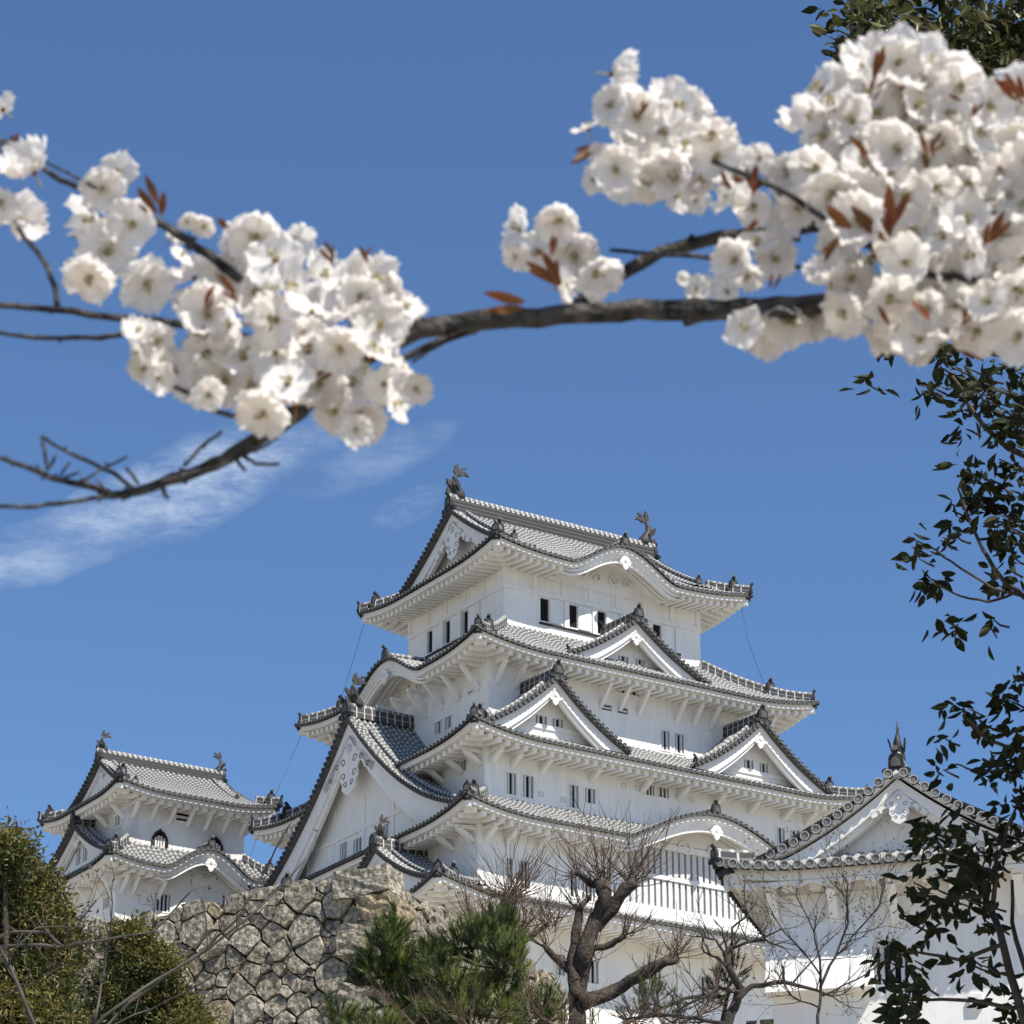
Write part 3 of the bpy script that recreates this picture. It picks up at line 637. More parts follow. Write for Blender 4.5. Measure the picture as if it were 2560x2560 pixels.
# struts under the eaves
brackets(K, 0, 9.66, 8.0, [-9.2, -7.9, -5.4, -2.2, -.9, .4, 3.0, 4.2, 5.4, 7.6, 9.3], 58.35, 1.15, 1.1)
brackets(K, 1, 9.66, 8.0, [-7.6, -6.3, -5.0, -3.8, -2.0, -.4, 1.4, 3.2, 5, 7.], 58.35, 1.3, 1.2)
brackets(K, 0, 11.44, 10.44, [-11.0, -9.7, -7.8, -4.6, -1.2, 1.3, 3.8, 6.2, 8.6, 10.2], 52.2, .5, 1.0, .26)
brackets(K, 1, 11.44, 10.44, [10., 8.2, 6.2, 4.], 52.2, .6, 1.0, .26)
brackets(K, 0, 12.6, 11.6, [-12.1, -10.8, -8.8, -6.4], 47.45, .5, 1.0, .26)
brackets(K, 1, 12.6, 11.6, [11.2, 9.2], 47.45, .6, 1.0, .26)
def cable(name, pts, par, r=.012): mb = MB(); mb.tube(pts, r, 'wire', 4); link(name, mb, par)
cable('grounding_cable', [V((8.6, -7.2, 65.6)), V((8.7, -7.6, 63.4)), V((9.6, -8.2, 59.9))], keep)
cable('grounding_cable', [V((-8.8, 7.4, 65.6)), V((-9.6, 8.2, 61.5)), V((-10.6, 8.8, 59.0))], keep)
cable('grounding_cable', [V((-11.7, 9.6, 58.6)), V((-13.8, 11, 52.0)), V((-14.6, 12.4, 47.6))], keep)
# stone base of the keep, out of sight behind the front wall
kb = MB(); kb.hexa([V((x*(15.5+i*2.5), y*(13.2+i*2.5), 30.2-i*6)) for i in (1, 0) for x, y in ((-1, -1), (1, -1), (1, 1), (-1, 1))], 'stoneA')
link('stone_base', kb, keep)

# ------------------------------------------------------------------ the small corner turret on the left
TF = Frame((-22.076, 182.416), 57.1515)
tur = thing('corner_turret', 'smaller white two-tiered castle turret left of the tall keep', 'turret', (TF.C.x, TF.C.y, 0), TF.rz)
Tt = dict(root=tur, hiprun=1.2)
uw = {0: [(*TF.front(441, 2030, 474, 2056, 3.9), 1, hz)], 1: [(*TF.left(288, 2033, 303, 2069, 4.0), 2)]}
storey(Tt, 4.0, 3.9, 52.5, 56.9, uw, 'stained')
lw = {0: [(*TF.front(387, 2232, 424, 2281, 3.85), 4), (*TF.front(516, 2253, 548, 2282, 3.85), 3), (*TF.front(495, 2196, 535, 2214, 3.85), 1, hz), (*TF.front(556, 2204, 596, 2224, 3.85), 1, hz)],
      1: [(*TF.left(258, 2240, 275, 2275, 4.5), 3), (*TF.left(178, 2275, 192, 2310, 4.5), 2), (*TF.left(205, 2265, 218, 2300, 4.5), 2)]}
storey(Tt, 4.5, 3.85, 40.0, 52.2, lw)
Ht = lambda d: 3.3*(.7*(d/5.7)+.3*(d/5.7)**2)
LT = 4.3
skr = lambda k, s: (5.7 if abs(s) <= LT else max(0, 5.6-abs(s))) if k % 2 == 0 else min(5.6-LT, max(0, 5.7-abs(s)))
TR, _ = skirt(Tt, 5.6, 5.7, 0, 0, 56.72, 3.3, .5, {}, (1.8, 1.6), zf=Ht, dm=skr, oniscale=.9, c0=3.5)
for k in (1, 3): gable(Tt, k, 5.6, 5.7, 0, 4.3, 2.75, 57.25, 1.15, .8, a0=.72, pend=.7, board=.5, recess=.5, wallz=57.0, small_oni=.8)
rg = MB(); ridge_bar(rg, [V((x, 0, 60.0)) for x in (-4.5, -2, 0, 2, 4.45)], .5, .55, 'ridgemain'); link('ridge', rg, TR)
for sx in (-1, 1):
    f = MB(); shachi(f, (sx*4.15, 0, 60.5), (-sx, 0, 0), .78); link('roof_finial', f, TR)
skirt(Tt, 6.1, 5.8, 4.0, 3.9, 52.1, 1.7, .5, {0: (.9, 3.05, 1.55)}, (1.95, 1.6), oniscale=.9, c0=3.5)
gable(Tt, 1, 6.1, 5.8, -.9, 5.0, 2.75, 53.1, .6, 2.2, a0=.55, pend=.9, board=.6, recess=.8, win=[(-.8, -.1, 53.5, 54.6, 2), (.15, .85, 53.5, 54.6, 2)], small_oni=.85)
brackets(Tt, 0, 4.0, 3.9, [-3.7+1.23*i for i in range(7)], 56.2, .8, .9, .16)
brackets(Tt, 1, 4.0, 3.9, [-3.4, -1.1, 1.1, 3.4], 56.2, .8, .9, .16)
brackets(Tt, 0, 4.5, 3.85, [-4.2, -3.5, -1.7, 3.6], 51.5, .9, 1.0, .16)
brackets(Tt, 1, 4.5, 3.85, [-3.5, -1.5, .5, 2.2, 3.8], 51.5, .9, 1.0, .16)
for px, zt_, wd in ((398, 0, .62), (533, 0, .6)):         # arched lacquered windows of the upper storey
    p = TF.hit(398 if px == 398 else 537, 2110 if px == 398 else 2128, 1, -3.9); T = wallT(0, 4.0, 3.9)
    ar = MB(); arch = [(wd*1.02, -.95), (wd*.95, -.2), (wd*.84, .35), (wd*.5, .72), (wd*.2, .82), (0, .95)]
    fo = arch+[(-a, c) for a, c in arch[-2::-1]]; fi = [(a*.74, -.95 if c < -.9 else c*.84-.02) for a, c in fo]
    n = len(fo); tt = lambda a, o, c: T(p[0]+a, o, p[2]+c)
    vs = [tt(a, .12, c) for a, c in fo]+[tt(a, .12, c) for a, c in fi]+[tt(a, 0, c) for a, c in fo]+[tt(a, .02, c) for a, c in fi]
    ar.add(vs, [(i, i+1, n+i+1, n+i) for i in range(n-1)]+[(i, i+1, 2*n+i+1, 2*n+i) for i in range(n-1)]+[(n+i, n+i+1, 3*n+i+1, 3*n+i) for i in range(n-1)], 'lacquer')
    ar.add([tt(a, .015, c) for a, c in fi], [tuple(range(n))], 'black')
    for i in range(4): s = -.45*wd+.3*wd*i; ar.box(p[0]+s-.06, p[0]+s+.06, .02, .09, p[2]-.95, p[2]+.55-abs(s)*.6, 'slat', T=T)
    ar.box(p[0]-wd*1.15, p[0]+wd*1.15, 0, .16, p[2]-1.1, p[2]-.95, 'redwood', T=T)
    link('arched_window', ar, tur)
tb = MB(); tb.hexa([V((x*(5.2+i*2), y*(4.8+i*2), 40.2-i*8)) for i in (1, 0) for x, y in ((-1, -1), (1, -1), (1, 1), (-1, 1))], 'stoneA'); link('stone_base', tb, tur)

# low gallery whose roof edge shows between the turret and the keep, above the stone wall
ga = thing('connecting_gallery', 'low white gallery with tiled roof joining the small turret to the keep', 'gallery', (KF.C.x, KF.C.y, 0), KF.rz)
Gd = dict(root=ga); q = KF.hit(722, 2195, 0, -17.2)
Gf = dict(root=ga)
gm = MB(); gw_ = MB(); zt0 = q[2]
P = lambda s, d: V((-18.4+d, s, zt0-.9+.42*d))
ribs_and_pans(gm, P, 3.0, 19.0, lambda s: 2.4, .36, .105, 4); eave_ends(gm, P, 3.0, 19.0, .36, .105, V((-1, 0, 0)))
P3 = lambda s, d: V((-13.6-d, s, zt0-.9+.42*d)); ribs_and_pans(gm, P3, 3.0, 19.0, lambda s: 2.4, .36, .105, 4)
ridge_bar(gm, [V((-16, y, zt0+.08)) for y in (2.9, 10, 19)], .4, .35); oni(gm, V((-16, 2.9, zt0+.1)), V((0, -1, 0)), .9)
go_ = link('roof', gm, ga); gw_.box(-17.4, -14.6, 3.4, 18.8, 33, zt0-.55, 'plaster'); link('wall', gw_, ga)

# ------------------------------------------------------------------ the near gate turret on the right
GF = Frame((10.955, 72.50), 15.8)
cg = GF.C + GF.e2*0.3; GF.C = cg
gt = thing('gate_turret', 'nearest white turret with big round tile ends, behind the dark leafy tree', 'turret', (cg.x, cg.y, 0), GF.rz)
Gt = dict(root=gt, hiprun=.75)
w0 = GF.hit(2190, 2368, 0, -7.0); w1_ = GF.hit(2272, 2458, 0, -7.0)
storey(Gt, 7.0, 3.05, 12.0, 20.6, {1: [(-w0[1], -w1_[1], w1_[2], w0[2], 3)]})
Hg = lambda d: 2.2*(.52*(d/4.1)+.48*(d/4.1)**2)
LGg = 7.25
gdm = lambda k, s: (4.1 if abs(s) <= LGg else max(0, 8-abs(s))) if k % 2 == 0 else min(1.45, max(0, 4.1-abs(s)))
GR, _ = skirt(Gt, 8.0, 4.1, 0, 0, 20.42, 2.2, .22, {}, (1.05, 1.0), zf=Hg, dm=gdm, pitch=.29, rr=.088, rib='ribbig', n8=16, oniscale=.55, rafter=.62, raf_h=.16, c0=2.2, fas=.22)
for k in (1, 3): gable(Gt, k, 8.0, 4.1, 0, 3.35, 1.95, 20.72, .72, .8, a0=.55, pitch=.29, rr=.088, pend=.5, fancy=True, board=.42, recess=.7, wallz=20.4, rib='ribbig', n8=16, small_oni=.5)
rg = MB(); ridge_bar(rg, [V((x, 0, 22.6)) for x in (-7.2, -3, 0, 3, 7.2)], .34, .42); link('ridge', rg, GR)
for sx in (-1, 1):
    f = MB(); shachi(f, (sx*6.8, 0, 23.05), (-sx, 0, 0), .5); link('roof_finial', f, GR)
# scalloped bargeboard under the front eave, flared stone-drop bay, struts, and a small vent
T = wallT(1, 7.0, 3.05)
sc = MB(); F = faceM(1, 8.0, 4.1)
n = 14
for i in range(n):
    s = -3.9+7.8*(i+.5)/n; h = 7.8/n/2
    ol = [(-h, .0), (-h, -.16)]+[(-h+2*h*j/8, -.16+.1*sin(pi*j/8)) for j in range(1, 8)]+[(h, -.16), (h, 0)]
    sc.prism(ol, lambda a, y, c: F(s+a, .2+y, 20.14+c), 0, .06, 'plaster')
link('scalloped_board', sc, gt)
bay = MB(); s0, s1 = -3.12, -.72
bay.hexa([T(a, o, z) for z, oo in ((17.72, .5), (20.0, .06)) for a, o in ((s0, 0), (s1, 0), (s1, oo), (s0, oo))], 'plaster'); link('stone_drop_bay', bay, gt)
brackets(Gt, 1, 7.0, 3.05, [-2.9, -1.55, -.2, 1.2, 2.6], 20.0, .75, .6, .2)
vb = MB(); p = GF.hit(2442, 2502, 0, -7.0)
vb.box(-p[1]-.14, -p[1]+.14, 0, .1, p[2]-.14, p[2]+.14, 'plaster', T=T); vb.box(-p[1]-.07, -p[1]+.07, .1, .11, p[2]-.07, p[2]+.07, 'slat', T=T); link('wall_vent', vb, gt)
# lower wing with its own ridge running to the right
wg = MB(); zr = GF.hit(2500, 2022, 0, -4)[2]
P = lambda s, d: V((-6.4+d, s, zr-1.5+.6*d)); ribs_and_pans(wg, P, -14, -3.2, lambda s: 2.4, .29, .088, 5, 'ribbig'); eave_ends(wg, P, -14, -3.2, .29, .088, V((-1, 0, 0)), 12)
P3 = lambda s, d: V((-1.6-d, s, zr-1.5+.6*d)); ribs_and_pans(wg, P3, -14, -3.2, lambda s: 2.4, .29, .088, 5, 'ribbig')
ridge_bar(wg, [V((-4, y, zr-.05)) for y in (-14, -8, -2.9)], .34, .3)
wgo = link('wing_roof', wg, gt); ww = MB(); ww.box(-6.6, -1.8, -13.8, -3.06, 12.0, zr-1.35, 'plaster'); link('wing_wall', ww, gt)

# ------------------------------------------------------------------ dry stone walls
def clip(poly, nx, ny, c):                # keep the side nx*x+ny*y <= c
    o = []
    for i in range(len(poly)):
        a, b = poly[i], poly[(i+1) % len(poly)]; da, db = nx*a[0]+ny*a[1]-c, nx*b[0]+ny*b[1]-c
        if da <= 0: o.append(a)
        if da*db < 0: t = da/(da-db); o.append((a[0]+t*(b[0]-a[0]), a[1]+t*(b[1]-a[1])))
    return o
def stone_face(mb, T, L, H, size, rnd, topvar=.25, skip=-.3):
    """irregular field-stone masonry over a face T(u, out, v); u in 0..L, v in 0..H"""
    pts = []; v = 0.
    while v < H+size:
        h = size*rnd.uniform(.6, 1.0); u = -rnd.random()*size
        while u < L+size:
            wdt = size*rnd.choice((rnd.uniform(.45, .9), rnd.uniform(.9, 1.9))); pts.append((u+wdt/2+rnd.uniform(-.1, .1), v+h/2+rnd.uniform(-.17, .17)*size, (wdt*.46)**2)); u += wdt
            
            for _ in range(rnd.choice((0, 1, 1, 2))): pts.append((u+rnd.uniform(-.16, .16), v+rnd.choice((0, h))+rnd.uniform(-.1, .1), rnd.uniform(0, .012)))
        v += h
    mb.quad(T(-.1, -.09, 0), T(L, -.09, 0), T(L, -.09, H-.2), T(-.1, -.09, H-.2), 'soil')
    for i, (x, y, wt) in enumerate(pts):
        if x < skip or x > L+.2 or y > H+topvar*rnd.uniform(-.6, .5): continue
        poly = [(x-size*1.3, y-size), (x+size*1.3, y-size), (x+size*1.3, y+size), (x-size*1.3, y+size)]
        for j, (a, b, wb) in enumerate(pts):
            if j == i or abs(a-x) > size*2.6 or abs(b-y) > size*2.2: continue
            dx, dy = a-x, b-y; poly = clip(poly, dx, dy, (a*a+b*b-wb-(x*x+y*y-wt))/2)
            if len(poly) < 3: break
        if len(poly) < 3: continue
        poly = clip(poly, 0, 1, H+rnd.uniform(-.07, .07)*topvar*4)
        if len(poly) < 3: continue
        cx = sum(p[0] for p in poly)/len(poly); cy = sum(p[1] for p in poly)/len(poly)
        rad = sum(math.hypot(p[0]-cx, p[1]-cy) for p in poly)/len(poly)
        if rad < .05: continue
        rough = []
        for a, b in zip(poly, poly[1:]+poly[:1]):
            ln = math.hypot(b[0]-a[0], b[1]-a[1]); k = max(1, int(ln/.16))
            for t in range(k): f = (t+rnd.uniform(-.2, .2)*(k > 1))/k; rough.append((a[0]+(b[0]-a[0])*f, a[1]+(b[1]-a[1])*f))
        shr = min(.9, .018/rad+.012); n = len(rough)
        tx, ty = rnd.uniform(-.09, .09), rnd.uniform(-.13, .05); bul = min(.07, rad*.13)*rnd.uniform(.2, 1.3); off = rnd.uniform(-.035, .04)
        lay = []
        for f, o in ((1-shr*.95, -.14), (1-shr*1.05, -.02), (.93-shr*.5, bul*.75), (.5, bul), ):
            ring = []
            for (a, b) in rough:
                jn = rnd.uniform(.93, 1.03) if f > .55 else rnd.uniform(.8, 1.15)
                ring.append((cx+(a-cx)*f*jn, cy+(b-cy)*f*jn, o+off+(a-cx)*tx+(b-cy)*ty+rnd.uniform(-.02, .02)*(o > -.2)*(1 if f > .6 else .6)))
            lay.append(ring)
        vs = [T(max(a, -.02), o, b) for r_ in lay for a, b, o in r_]+[T(max(cx, 0), bul+off, cy)]
        fs = [(r_*n+k, r_*n+(k+1) % n, (r_+1)*n+(k+1) % n, (r_+1)*n+k) for r_ in range(2) for k in range(n)]
        mt = rnd.choice(('stoneA', 'stoneA', 'stoneA', 'stoneA', 'stoneC', 'stoneC', 'stoneD', 'stoneD', 'stoneB') if rad > .2 else ('stoneC', 'stoneA', 'stoneD')); mb.add(vs, fs, mt)
        fs = [(2*n+k, 2*n+(k+1) % n, 3*n+(k+1) % n, 3*n+k) for k in range(n)]+[(3*n+k, 3*n+(k+1) % n, 4*n) for k in range(n)]
        o2 = 2*n; mb.add(vs[o2:], [tuple(q-o2 for q in f_) for f_ in fs], mt, smooth=True)
        continue
        mb.add(vs, fs, rnd.choice(('stoneA', 'stoneA', 'stoneA', 'stoneA', 'stoneC', 'stoneC', 'stoneD', 'stoneD', 'stoneB') if rad > .2 else ('stoneC', 'stoneA', 'stoneD')))
def rough_block(mb, T, u0, u1, v0, v1, d0, d1, m, rnd):
    n = 5; g = lambda: rnd.uniform(-.035, .035); P = {}
    def pt(i, j, k):
        if (i, j, k) not in P: P[i, j, k] = T(u0+(u1-u0)*i/n+g(), d0+(d1-d0)*k/n+g(), v0+(v1-v0)*j/n+g())
        return P[i, j, k]
    qs = []
    for a in range(n):
        for b in range(n):
            for c in (0, n):
                qs.append([(a, b, c), (a+1, b, c), (a+1, b+1, c), (a, b+1, c)]); qs.append([(a, c, b), (a+1, c, b), (a+1, c, b+1), (a, c, b+1)]); qs.append([(c, a, b), (c, a+1, b), (c, a+1, b+1), (c, a, b+1)])
    for q in qs: [pt(*x) for x in q]
    keys = list(P); ix = {k: i for i, k in enumerate(keys)}; mb.add([P[k] for k in keys], [tuple(ix[x] for x in q) for q in qs], m, smooth=False)

rs = random.Random(11)
Kc = at(958, 2168, 62); zb0 = hill(Kc.x, Kc.y)-1; H0 = Kc.z-zb0
dl = V((sin(R(-58)), cos(R(-58)), 0)); dr = V((sin(R(22.5)), cos(R(22.5)), 0)); nl = V((-dl.y, dl.x, 0)); nl = nl if nl.y < 0 else -nl; nr_ = V((dr.y, -dr.x, 0))
bat = .16
cb = (nl+nr_)                             # the corner leans with both faces
def TL(u, o, v): z = v; lean = (H0-v)*bat; return V((Kc.x, Kc.y, zb0+v)) + dl*u + nl*(o+lean) + (nr_*lean if u < 1e9 else 0)*max(0, 1-u/9)
def TR_(u, o, v): lean = (H0-v)*bat; return V((Kc.x, Kc.y, zb0+v)) + dr*u + nr_*(o+lean) + nl*lean*max(0, 1-u/9)
sw = thing('stone_wall', 'high dry stone wall of rough grey boulders in front of the keep', 'stone wall')
sm = MB(); stone_face(sm, TL, 17, H0, .5, rs, .3, .45); link('stone_face', sm, sw)
sm = MB(); stone_face(sm, TR_, 9.7, H0, .5, rs, .3, .45); link('stone_face', sm, sw)
ck = MB(); v = H0; i = 0
Tc = lambda u, d, v_: V((Kc.x, Kc.y, zb0+v_)) + dl*u + dr*d + (nl+nr_)*((H0-v_)*bat) 
while v > 0.3:
    h = rs.uniform(.52, .72); a, b = (1.15, .55) if i % 2 == 0 else (.6, 1.25)
    rough_block(ck, Tc, -.2, a*rs.uniform(.9, 1.15), v-h+.03, v, -.2, b*rs.uniform(.9, 1.1), ('stoneC', 'stoneB', 'stoneA', 'stoneC', 'stoneA')[i % 5], rs); v -= h; i += 1
link('corner_stones', ck, sw)
ck = MB(); v = H0-.35; i = 0
Te = lambda u, d, v_: V((Kc.x, Kc.y, zb0+v_)) + dr*(9.9-u) + dl*d + nr_*(.1+(H0-v_)*bat)
while v > 0.3:
    h = rs.uniform(.5, .7); a, b = (1.05, .55) if i % 2 == 0 else (.6, 1.1)
    rough_block(ck, Te, 0, a*rs.uniform(.9, 1.15), v-h+.03, v, 0, b, ('stoneC', 'stoneA', 'stoneA')[i % 3], rs); v -= h; i += 1
link('corner_stones', ck, sw)
fl = MB(); a, b, c = Kc, Kc+dl*17, Kc+dr*9.9; fl.quad(a+V((0, .3, -.3)), b+V((0, .3, -.3)), b+dr*9.9+V((0, 0, -.3)), c+V((-.3, 0, -.3)), 'soil')
e = Kc+dr*9.9; nb_ = dl
fl.quad(V((e.x, e.y, Kc.z-.3)), V((e.x, e.y, Kc.z-.3))+dl*17, V((e.x, e.y, zb0))+dl*17, V((e.x, e.y, zb0)), 'soil'); link('earth_fill', fl, sw)

gs = thing('stone_base_wall', 'low rough stone base under the near right turret', 'stone wall')
p0 = GF.hit(1900, 2535, 0, -7.0); ex, ey = GF.e1, GF.e2
def gpt(x, y, z): return V((cg.x+ex.x*x+ey.x*y, cg.y+ex.y*x+ey.y*y, z))
zt_ = p0[2]; sm = MB()
stone_face(sm, lambda u, o, v: gpt(-6.4-o, 3.75-u, zt_-5+v), .7, 5.0, .5, rs, .15)
stone_face(sm, lambda u, o, v: gpt(-6.4+u, 3.75+o, zt_-5+v), 9, 5.0, .5, rs, .15); link('stone_face', sm, gs)

# ------------------------------------------------------------------ trees and shrubs
def leaves(mb, pts, size, m, rnd, droop=.3, wid=.42, dirs=None, ovate=False):
    """one folded leaf per point (two faces, four corners)"""
    vs = []; fs = []
    for i, p in enumerate(pts):
        s = size*rnd.uniform(.65, 1.25); d = V((rnd.gauss(0, 1), rnd.gauss(0, 1), rnd.gauss(0, 1)-droop)) if dirs is None else dirs[i]+V((rnd.gauss(0, .35), rnd.gauss(0, .35), rnd.gauss(0, .35)))
        d.normalize(); x = d.cross(V((rnd.gauss(0, 1), rnd.gauss(0, 1), rnd.gauss(0, 1)))).normalized(); y = d.cross(x)
        o = len(vs); b = p+d*s*.45
        if ovate:
            b2 = p+d*s*.75; vs += [p, p+d*s*.22+x*s*wid*.4+y*s*.05, p+d*s*.52+x*s*wid*.5+y*s*.07, p+d*s*.8+x*s*wid*.25, p+d*s-y*s*.12, p+d*s*.8-x*s*wid*.25, p+d*s*.52-x*s*wid*.5+y*s*.07, p+d*s*.22-x*s*wid*.4+y*s*.05]; fs += [(o, o+1, o+2, o+3, o+4), (o, o+4, o+5, o+6, o+7)]
        else: vs += [p, b+x*s*wid*.5+y*s*.07, p+d*s-y*s*.1, b-x*s*wid*.5+y*s*.07]; fs += [(o, o+1, o+2), (o, o+2, o+3)]
    mb.add(vs, fs, m)
def crown(mb, blobs, n, size, m1, m2, rnd, frac=.3, cs=.16, per=9):
    """leaf clumps through the outer volume of many ellipsoids (centre, radii)"""
    tot = sum(b[1][0]*b[1][2] for b in blobs)
    for c, r in blobs:
        k = int(n*r[0]*r[2]/tot/per)
        for _ in range(k):
            d = V((rnd.gauss(0, 1), rnd.gauss(0, 1), rnd.gauss(0, 1))).normalized(); q = rnd.uniform(.45, 1.05)**.6
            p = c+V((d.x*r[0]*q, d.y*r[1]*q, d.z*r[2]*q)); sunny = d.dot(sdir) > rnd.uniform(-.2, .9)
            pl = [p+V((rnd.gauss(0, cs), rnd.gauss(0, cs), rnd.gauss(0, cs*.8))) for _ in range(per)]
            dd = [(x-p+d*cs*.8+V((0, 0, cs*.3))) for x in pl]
            leaves(mb, pl, size, m2 if sunny and rnd.random() < frac*2 else m1, rnd, dirs=dd)  # clumps facing the sun take the paler leaf, painting their lit side
def wob(a, b, n, j, rnd):
    a, b = V(a), V(b); L = (b-a).length
    return [a.lerp(b, i/n)+(V((rnd.gauss(0, j), rnd.gauss(0, j), rnd.gauss(0, j)))*L if 0 < i < n else V((0, 0, 0))) for i in range(n+1)]
def grow(mb, p, d, L, r, depth, rnd, m, spread=.6, up=.15, nseg=4, kids=(2, 4), tips=None, n=5, wig=.12, ratio=.68):
    """one bare branch with side branches"""
    pts = [V(p)]; q = V(p); dd = V(d).normalized()
    for i in range(nseg):
        dd = (dd+V((rnd.gauss(0, wig), rnd.gauss(0, wig), rnd.gauss(0, wig)+up*.3))).normalized(); q = q+dd*L/nseg; pts.append(q)
    mb.tube(pts, [r*(1-.6*i/nseg) for i in range(nseg+1)], m, n if depth > 0 else 4, cap=False)
    if tips is not None and depth == 0: tips.append(pts[-1])
    if depth == 0: return
    for _ in range(rnd.randint(*kids)):
        i = rnd.randint(1, nseg); base = pts[i]
        t = (pts[i]-pts[i-1]).normalized(); s = V((rnd.gauss(0, 1), rnd.gauss(0, 1), rnd.gauss(0, 1))); s = (s-t*s.dot(t)).normalized()
        grow(mb, base, (t+s*spread*rnd.uniform(.6, 1.5)+V((0, 0, up))), L*ratio*rnd.uniform(.7, 1.15), r*.55, depth-1, rnd, m, spread, up, nseg, kids, tips, n, wig, ratio)

def blob(px, py, Y, rx, ry, rz=None):     # an ellipsoid of crown: centre seen at (px, py), half sizes given in photo pixels
    s = Y/cos(PITCH)/FPX; return (at(px, py, Y), (rx*s, (rz or rx)*s, ry*s*1.05))
# rounded evergreen at the left edge, and a second one against the wall
rt = random.Random(21)
for nm, lab, Y, bl, base, n_ in (
    ('evergreen_tree', 'yellow-green evergreen tree cut off by the left edge of the photo', 38, [(30, 2110, 70, 60), (60, 2210, 110, 90), (90, 2330, 150, 110), (80, 2440, 130, 110), (50, 2560, 170, 120), (150, 2560, 90, 80), (-60, 2250, 120, 150), (-80, 2450, 160, 160)], (40, 2700), 80000),
    ('evergreen_shrub', 'bronze-green evergreen shrub in front of the boulder wall', 46, [(340, 2335, 55, 50), (380, 2400, 90, 60), (330, 2470, 90, 80), (420, 2510, 100, 70), (370, 2590, 140, 80), (480, 2570, 80, 55)], (370, 2750), 52000)):
    bs = [blob(x-18, y+25, Y+rt.uniform(-1, 1), rx*.86, ry*.86) for x, y, rx, ry in bl]
    c0 = at(*base, Y); gz = hill(c0.x, c0.y); t = thing(nm, lab, 'tree' if 'tree' in nm else 'shrub', (c0.x, c0.y, gz))
    o = V((c0.x, c0.y, gz)); tm = MB(); top = bs[1][0]-o
    tm.tube([V((0, 0, -.3)), V((0.05, 0, (top.z)*.4)), top*.9], [.24, .18, .06], 'trunk', 8)
    for c, r in bs: tm.tube(wob(top*.45, c-o, 4, .05, rt), [.1, .08, .06, .04, .02], 'trunk', 6)
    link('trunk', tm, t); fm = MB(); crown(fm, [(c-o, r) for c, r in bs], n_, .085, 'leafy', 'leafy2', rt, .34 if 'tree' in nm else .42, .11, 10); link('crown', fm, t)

# Japanese black pine in front of the wall corner, and a small one further back
def pine(nm, lab, Y, blobs, base, shoots, rnd, nl_=.13, extra=()):
    c0 = at(*base, Y); gz = hill(c0.x, c0.y); o = V((c0.x, c0.y, gz)); t = thing(nm, lab, 'pine tree', tuple(o))
    bs = [blob(x, y, Y+rnd.uniform(-.6, .6), rx, ry) for x, y, rx, ry in blobs]; tm = MB(); fm = MB()
    top = max((b[0] for b in bs), key=lambda q: q.z)-o; trunkp = wob(V((0, 0, -.3)), top*.92, 6, .02, rnd); tm.tube(trunkp, [.16*(1-.12*i) for i in range(7)], 'trunk', 8)
    tot = sum(b[1][0]*b[1][2] for b in bs)
    for c, r in bs:
        k = max(3, int(shoots*r[0]*r[2]/tot)); near = min(trunkp, key=lambda q: (q-(c-o)).length+abs(q.z-(c-o).z)*.5)
        tm.tube(wob(near, c-o-V((0, 0, r[2]*.4)), 4, .04, rnd), [.06, .05, .04, .03, .015], 'trunk', 5)
        for _ in range(k):
            d = V((rnd.gauss(0, 1), rnd.gauss(0, 1), rnd.gauss(.25, 1))).normalized(); q = rnd.uniform(.3, 1.)**.5
            p = c-o+V((d.x*r[0]*q, d.y*r[1]*q, d.z*r[2]*q)); ax = (d*.7+V((0, 0, .75))+V((rnd.gauss(0, .2), rnd.gauss(0, .2), 0))).normalized()
            sl_ = rnd.uniform(.16, .3); tm.tube([p-ax*sl_*.5, p+ax*sl_], [.012, .006], 'trunk', 3, cap=False)
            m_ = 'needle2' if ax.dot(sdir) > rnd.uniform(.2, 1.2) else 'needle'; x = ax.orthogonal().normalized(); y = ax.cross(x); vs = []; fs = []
            for i in range(64):
                h = rnd.uniform(-.35, 1.0); a = rnd.uniform(0, 2*pi); sp = .95-.6*max(0, h)+rnd.gauss(0, .12); nd_ = (ax*(1-.35*sp)+(x*cos(a)+y*sin(a))*sp).normalized()
                b0 = p+ax*sl_*h; L = nl_*rnd.uniform(.75, 1.15); sd = nd_.cross(ax).normalized()*.0065; oo = len(vs); vs += [b0-sd, b0+sd, b0+nd_*L]; fs.append((oo, oo+1, oo+2))
            fm.add(vs, fs, m_)
    link('trunk', tm, t); link('needles', fm, t)
rp = random.Random(5)
pine('black_pine', 'bushy dark green pine tree standing before the stone wall corner', 52, [(965, 2385, 45, 60), (990, 2320, 18, 45), (950, 2440, 70, 40), (1060, 2430, 80, 45), (1185, 2370, 70, 45), (1250, 2345, 50, 50), (1275, 2410, 45, 40), (1120, 2470, 110, 38), (1030, 2500, 80, 30), (1240, 2490, 80, 36), (1340, 2530, 55, 35), (1180, 2545, 130, 36), (850, 2545, 34, 25), (940, 2585, 90, 26), (1085, 2390, 30, 30)], (1150, 2800), 1000, rp, .17)
pine('young_pine', 'thin pale young pine low between the pollard and the bare trees', 70, [(1625, 2495, 45, 30), (1660, 2530, 50, 28), (1600, 2545, 50, 30), (1800, 2480, 40, 45), (1830, 2430, 35, 40)], (1660, 2720), 110, rp, .15)

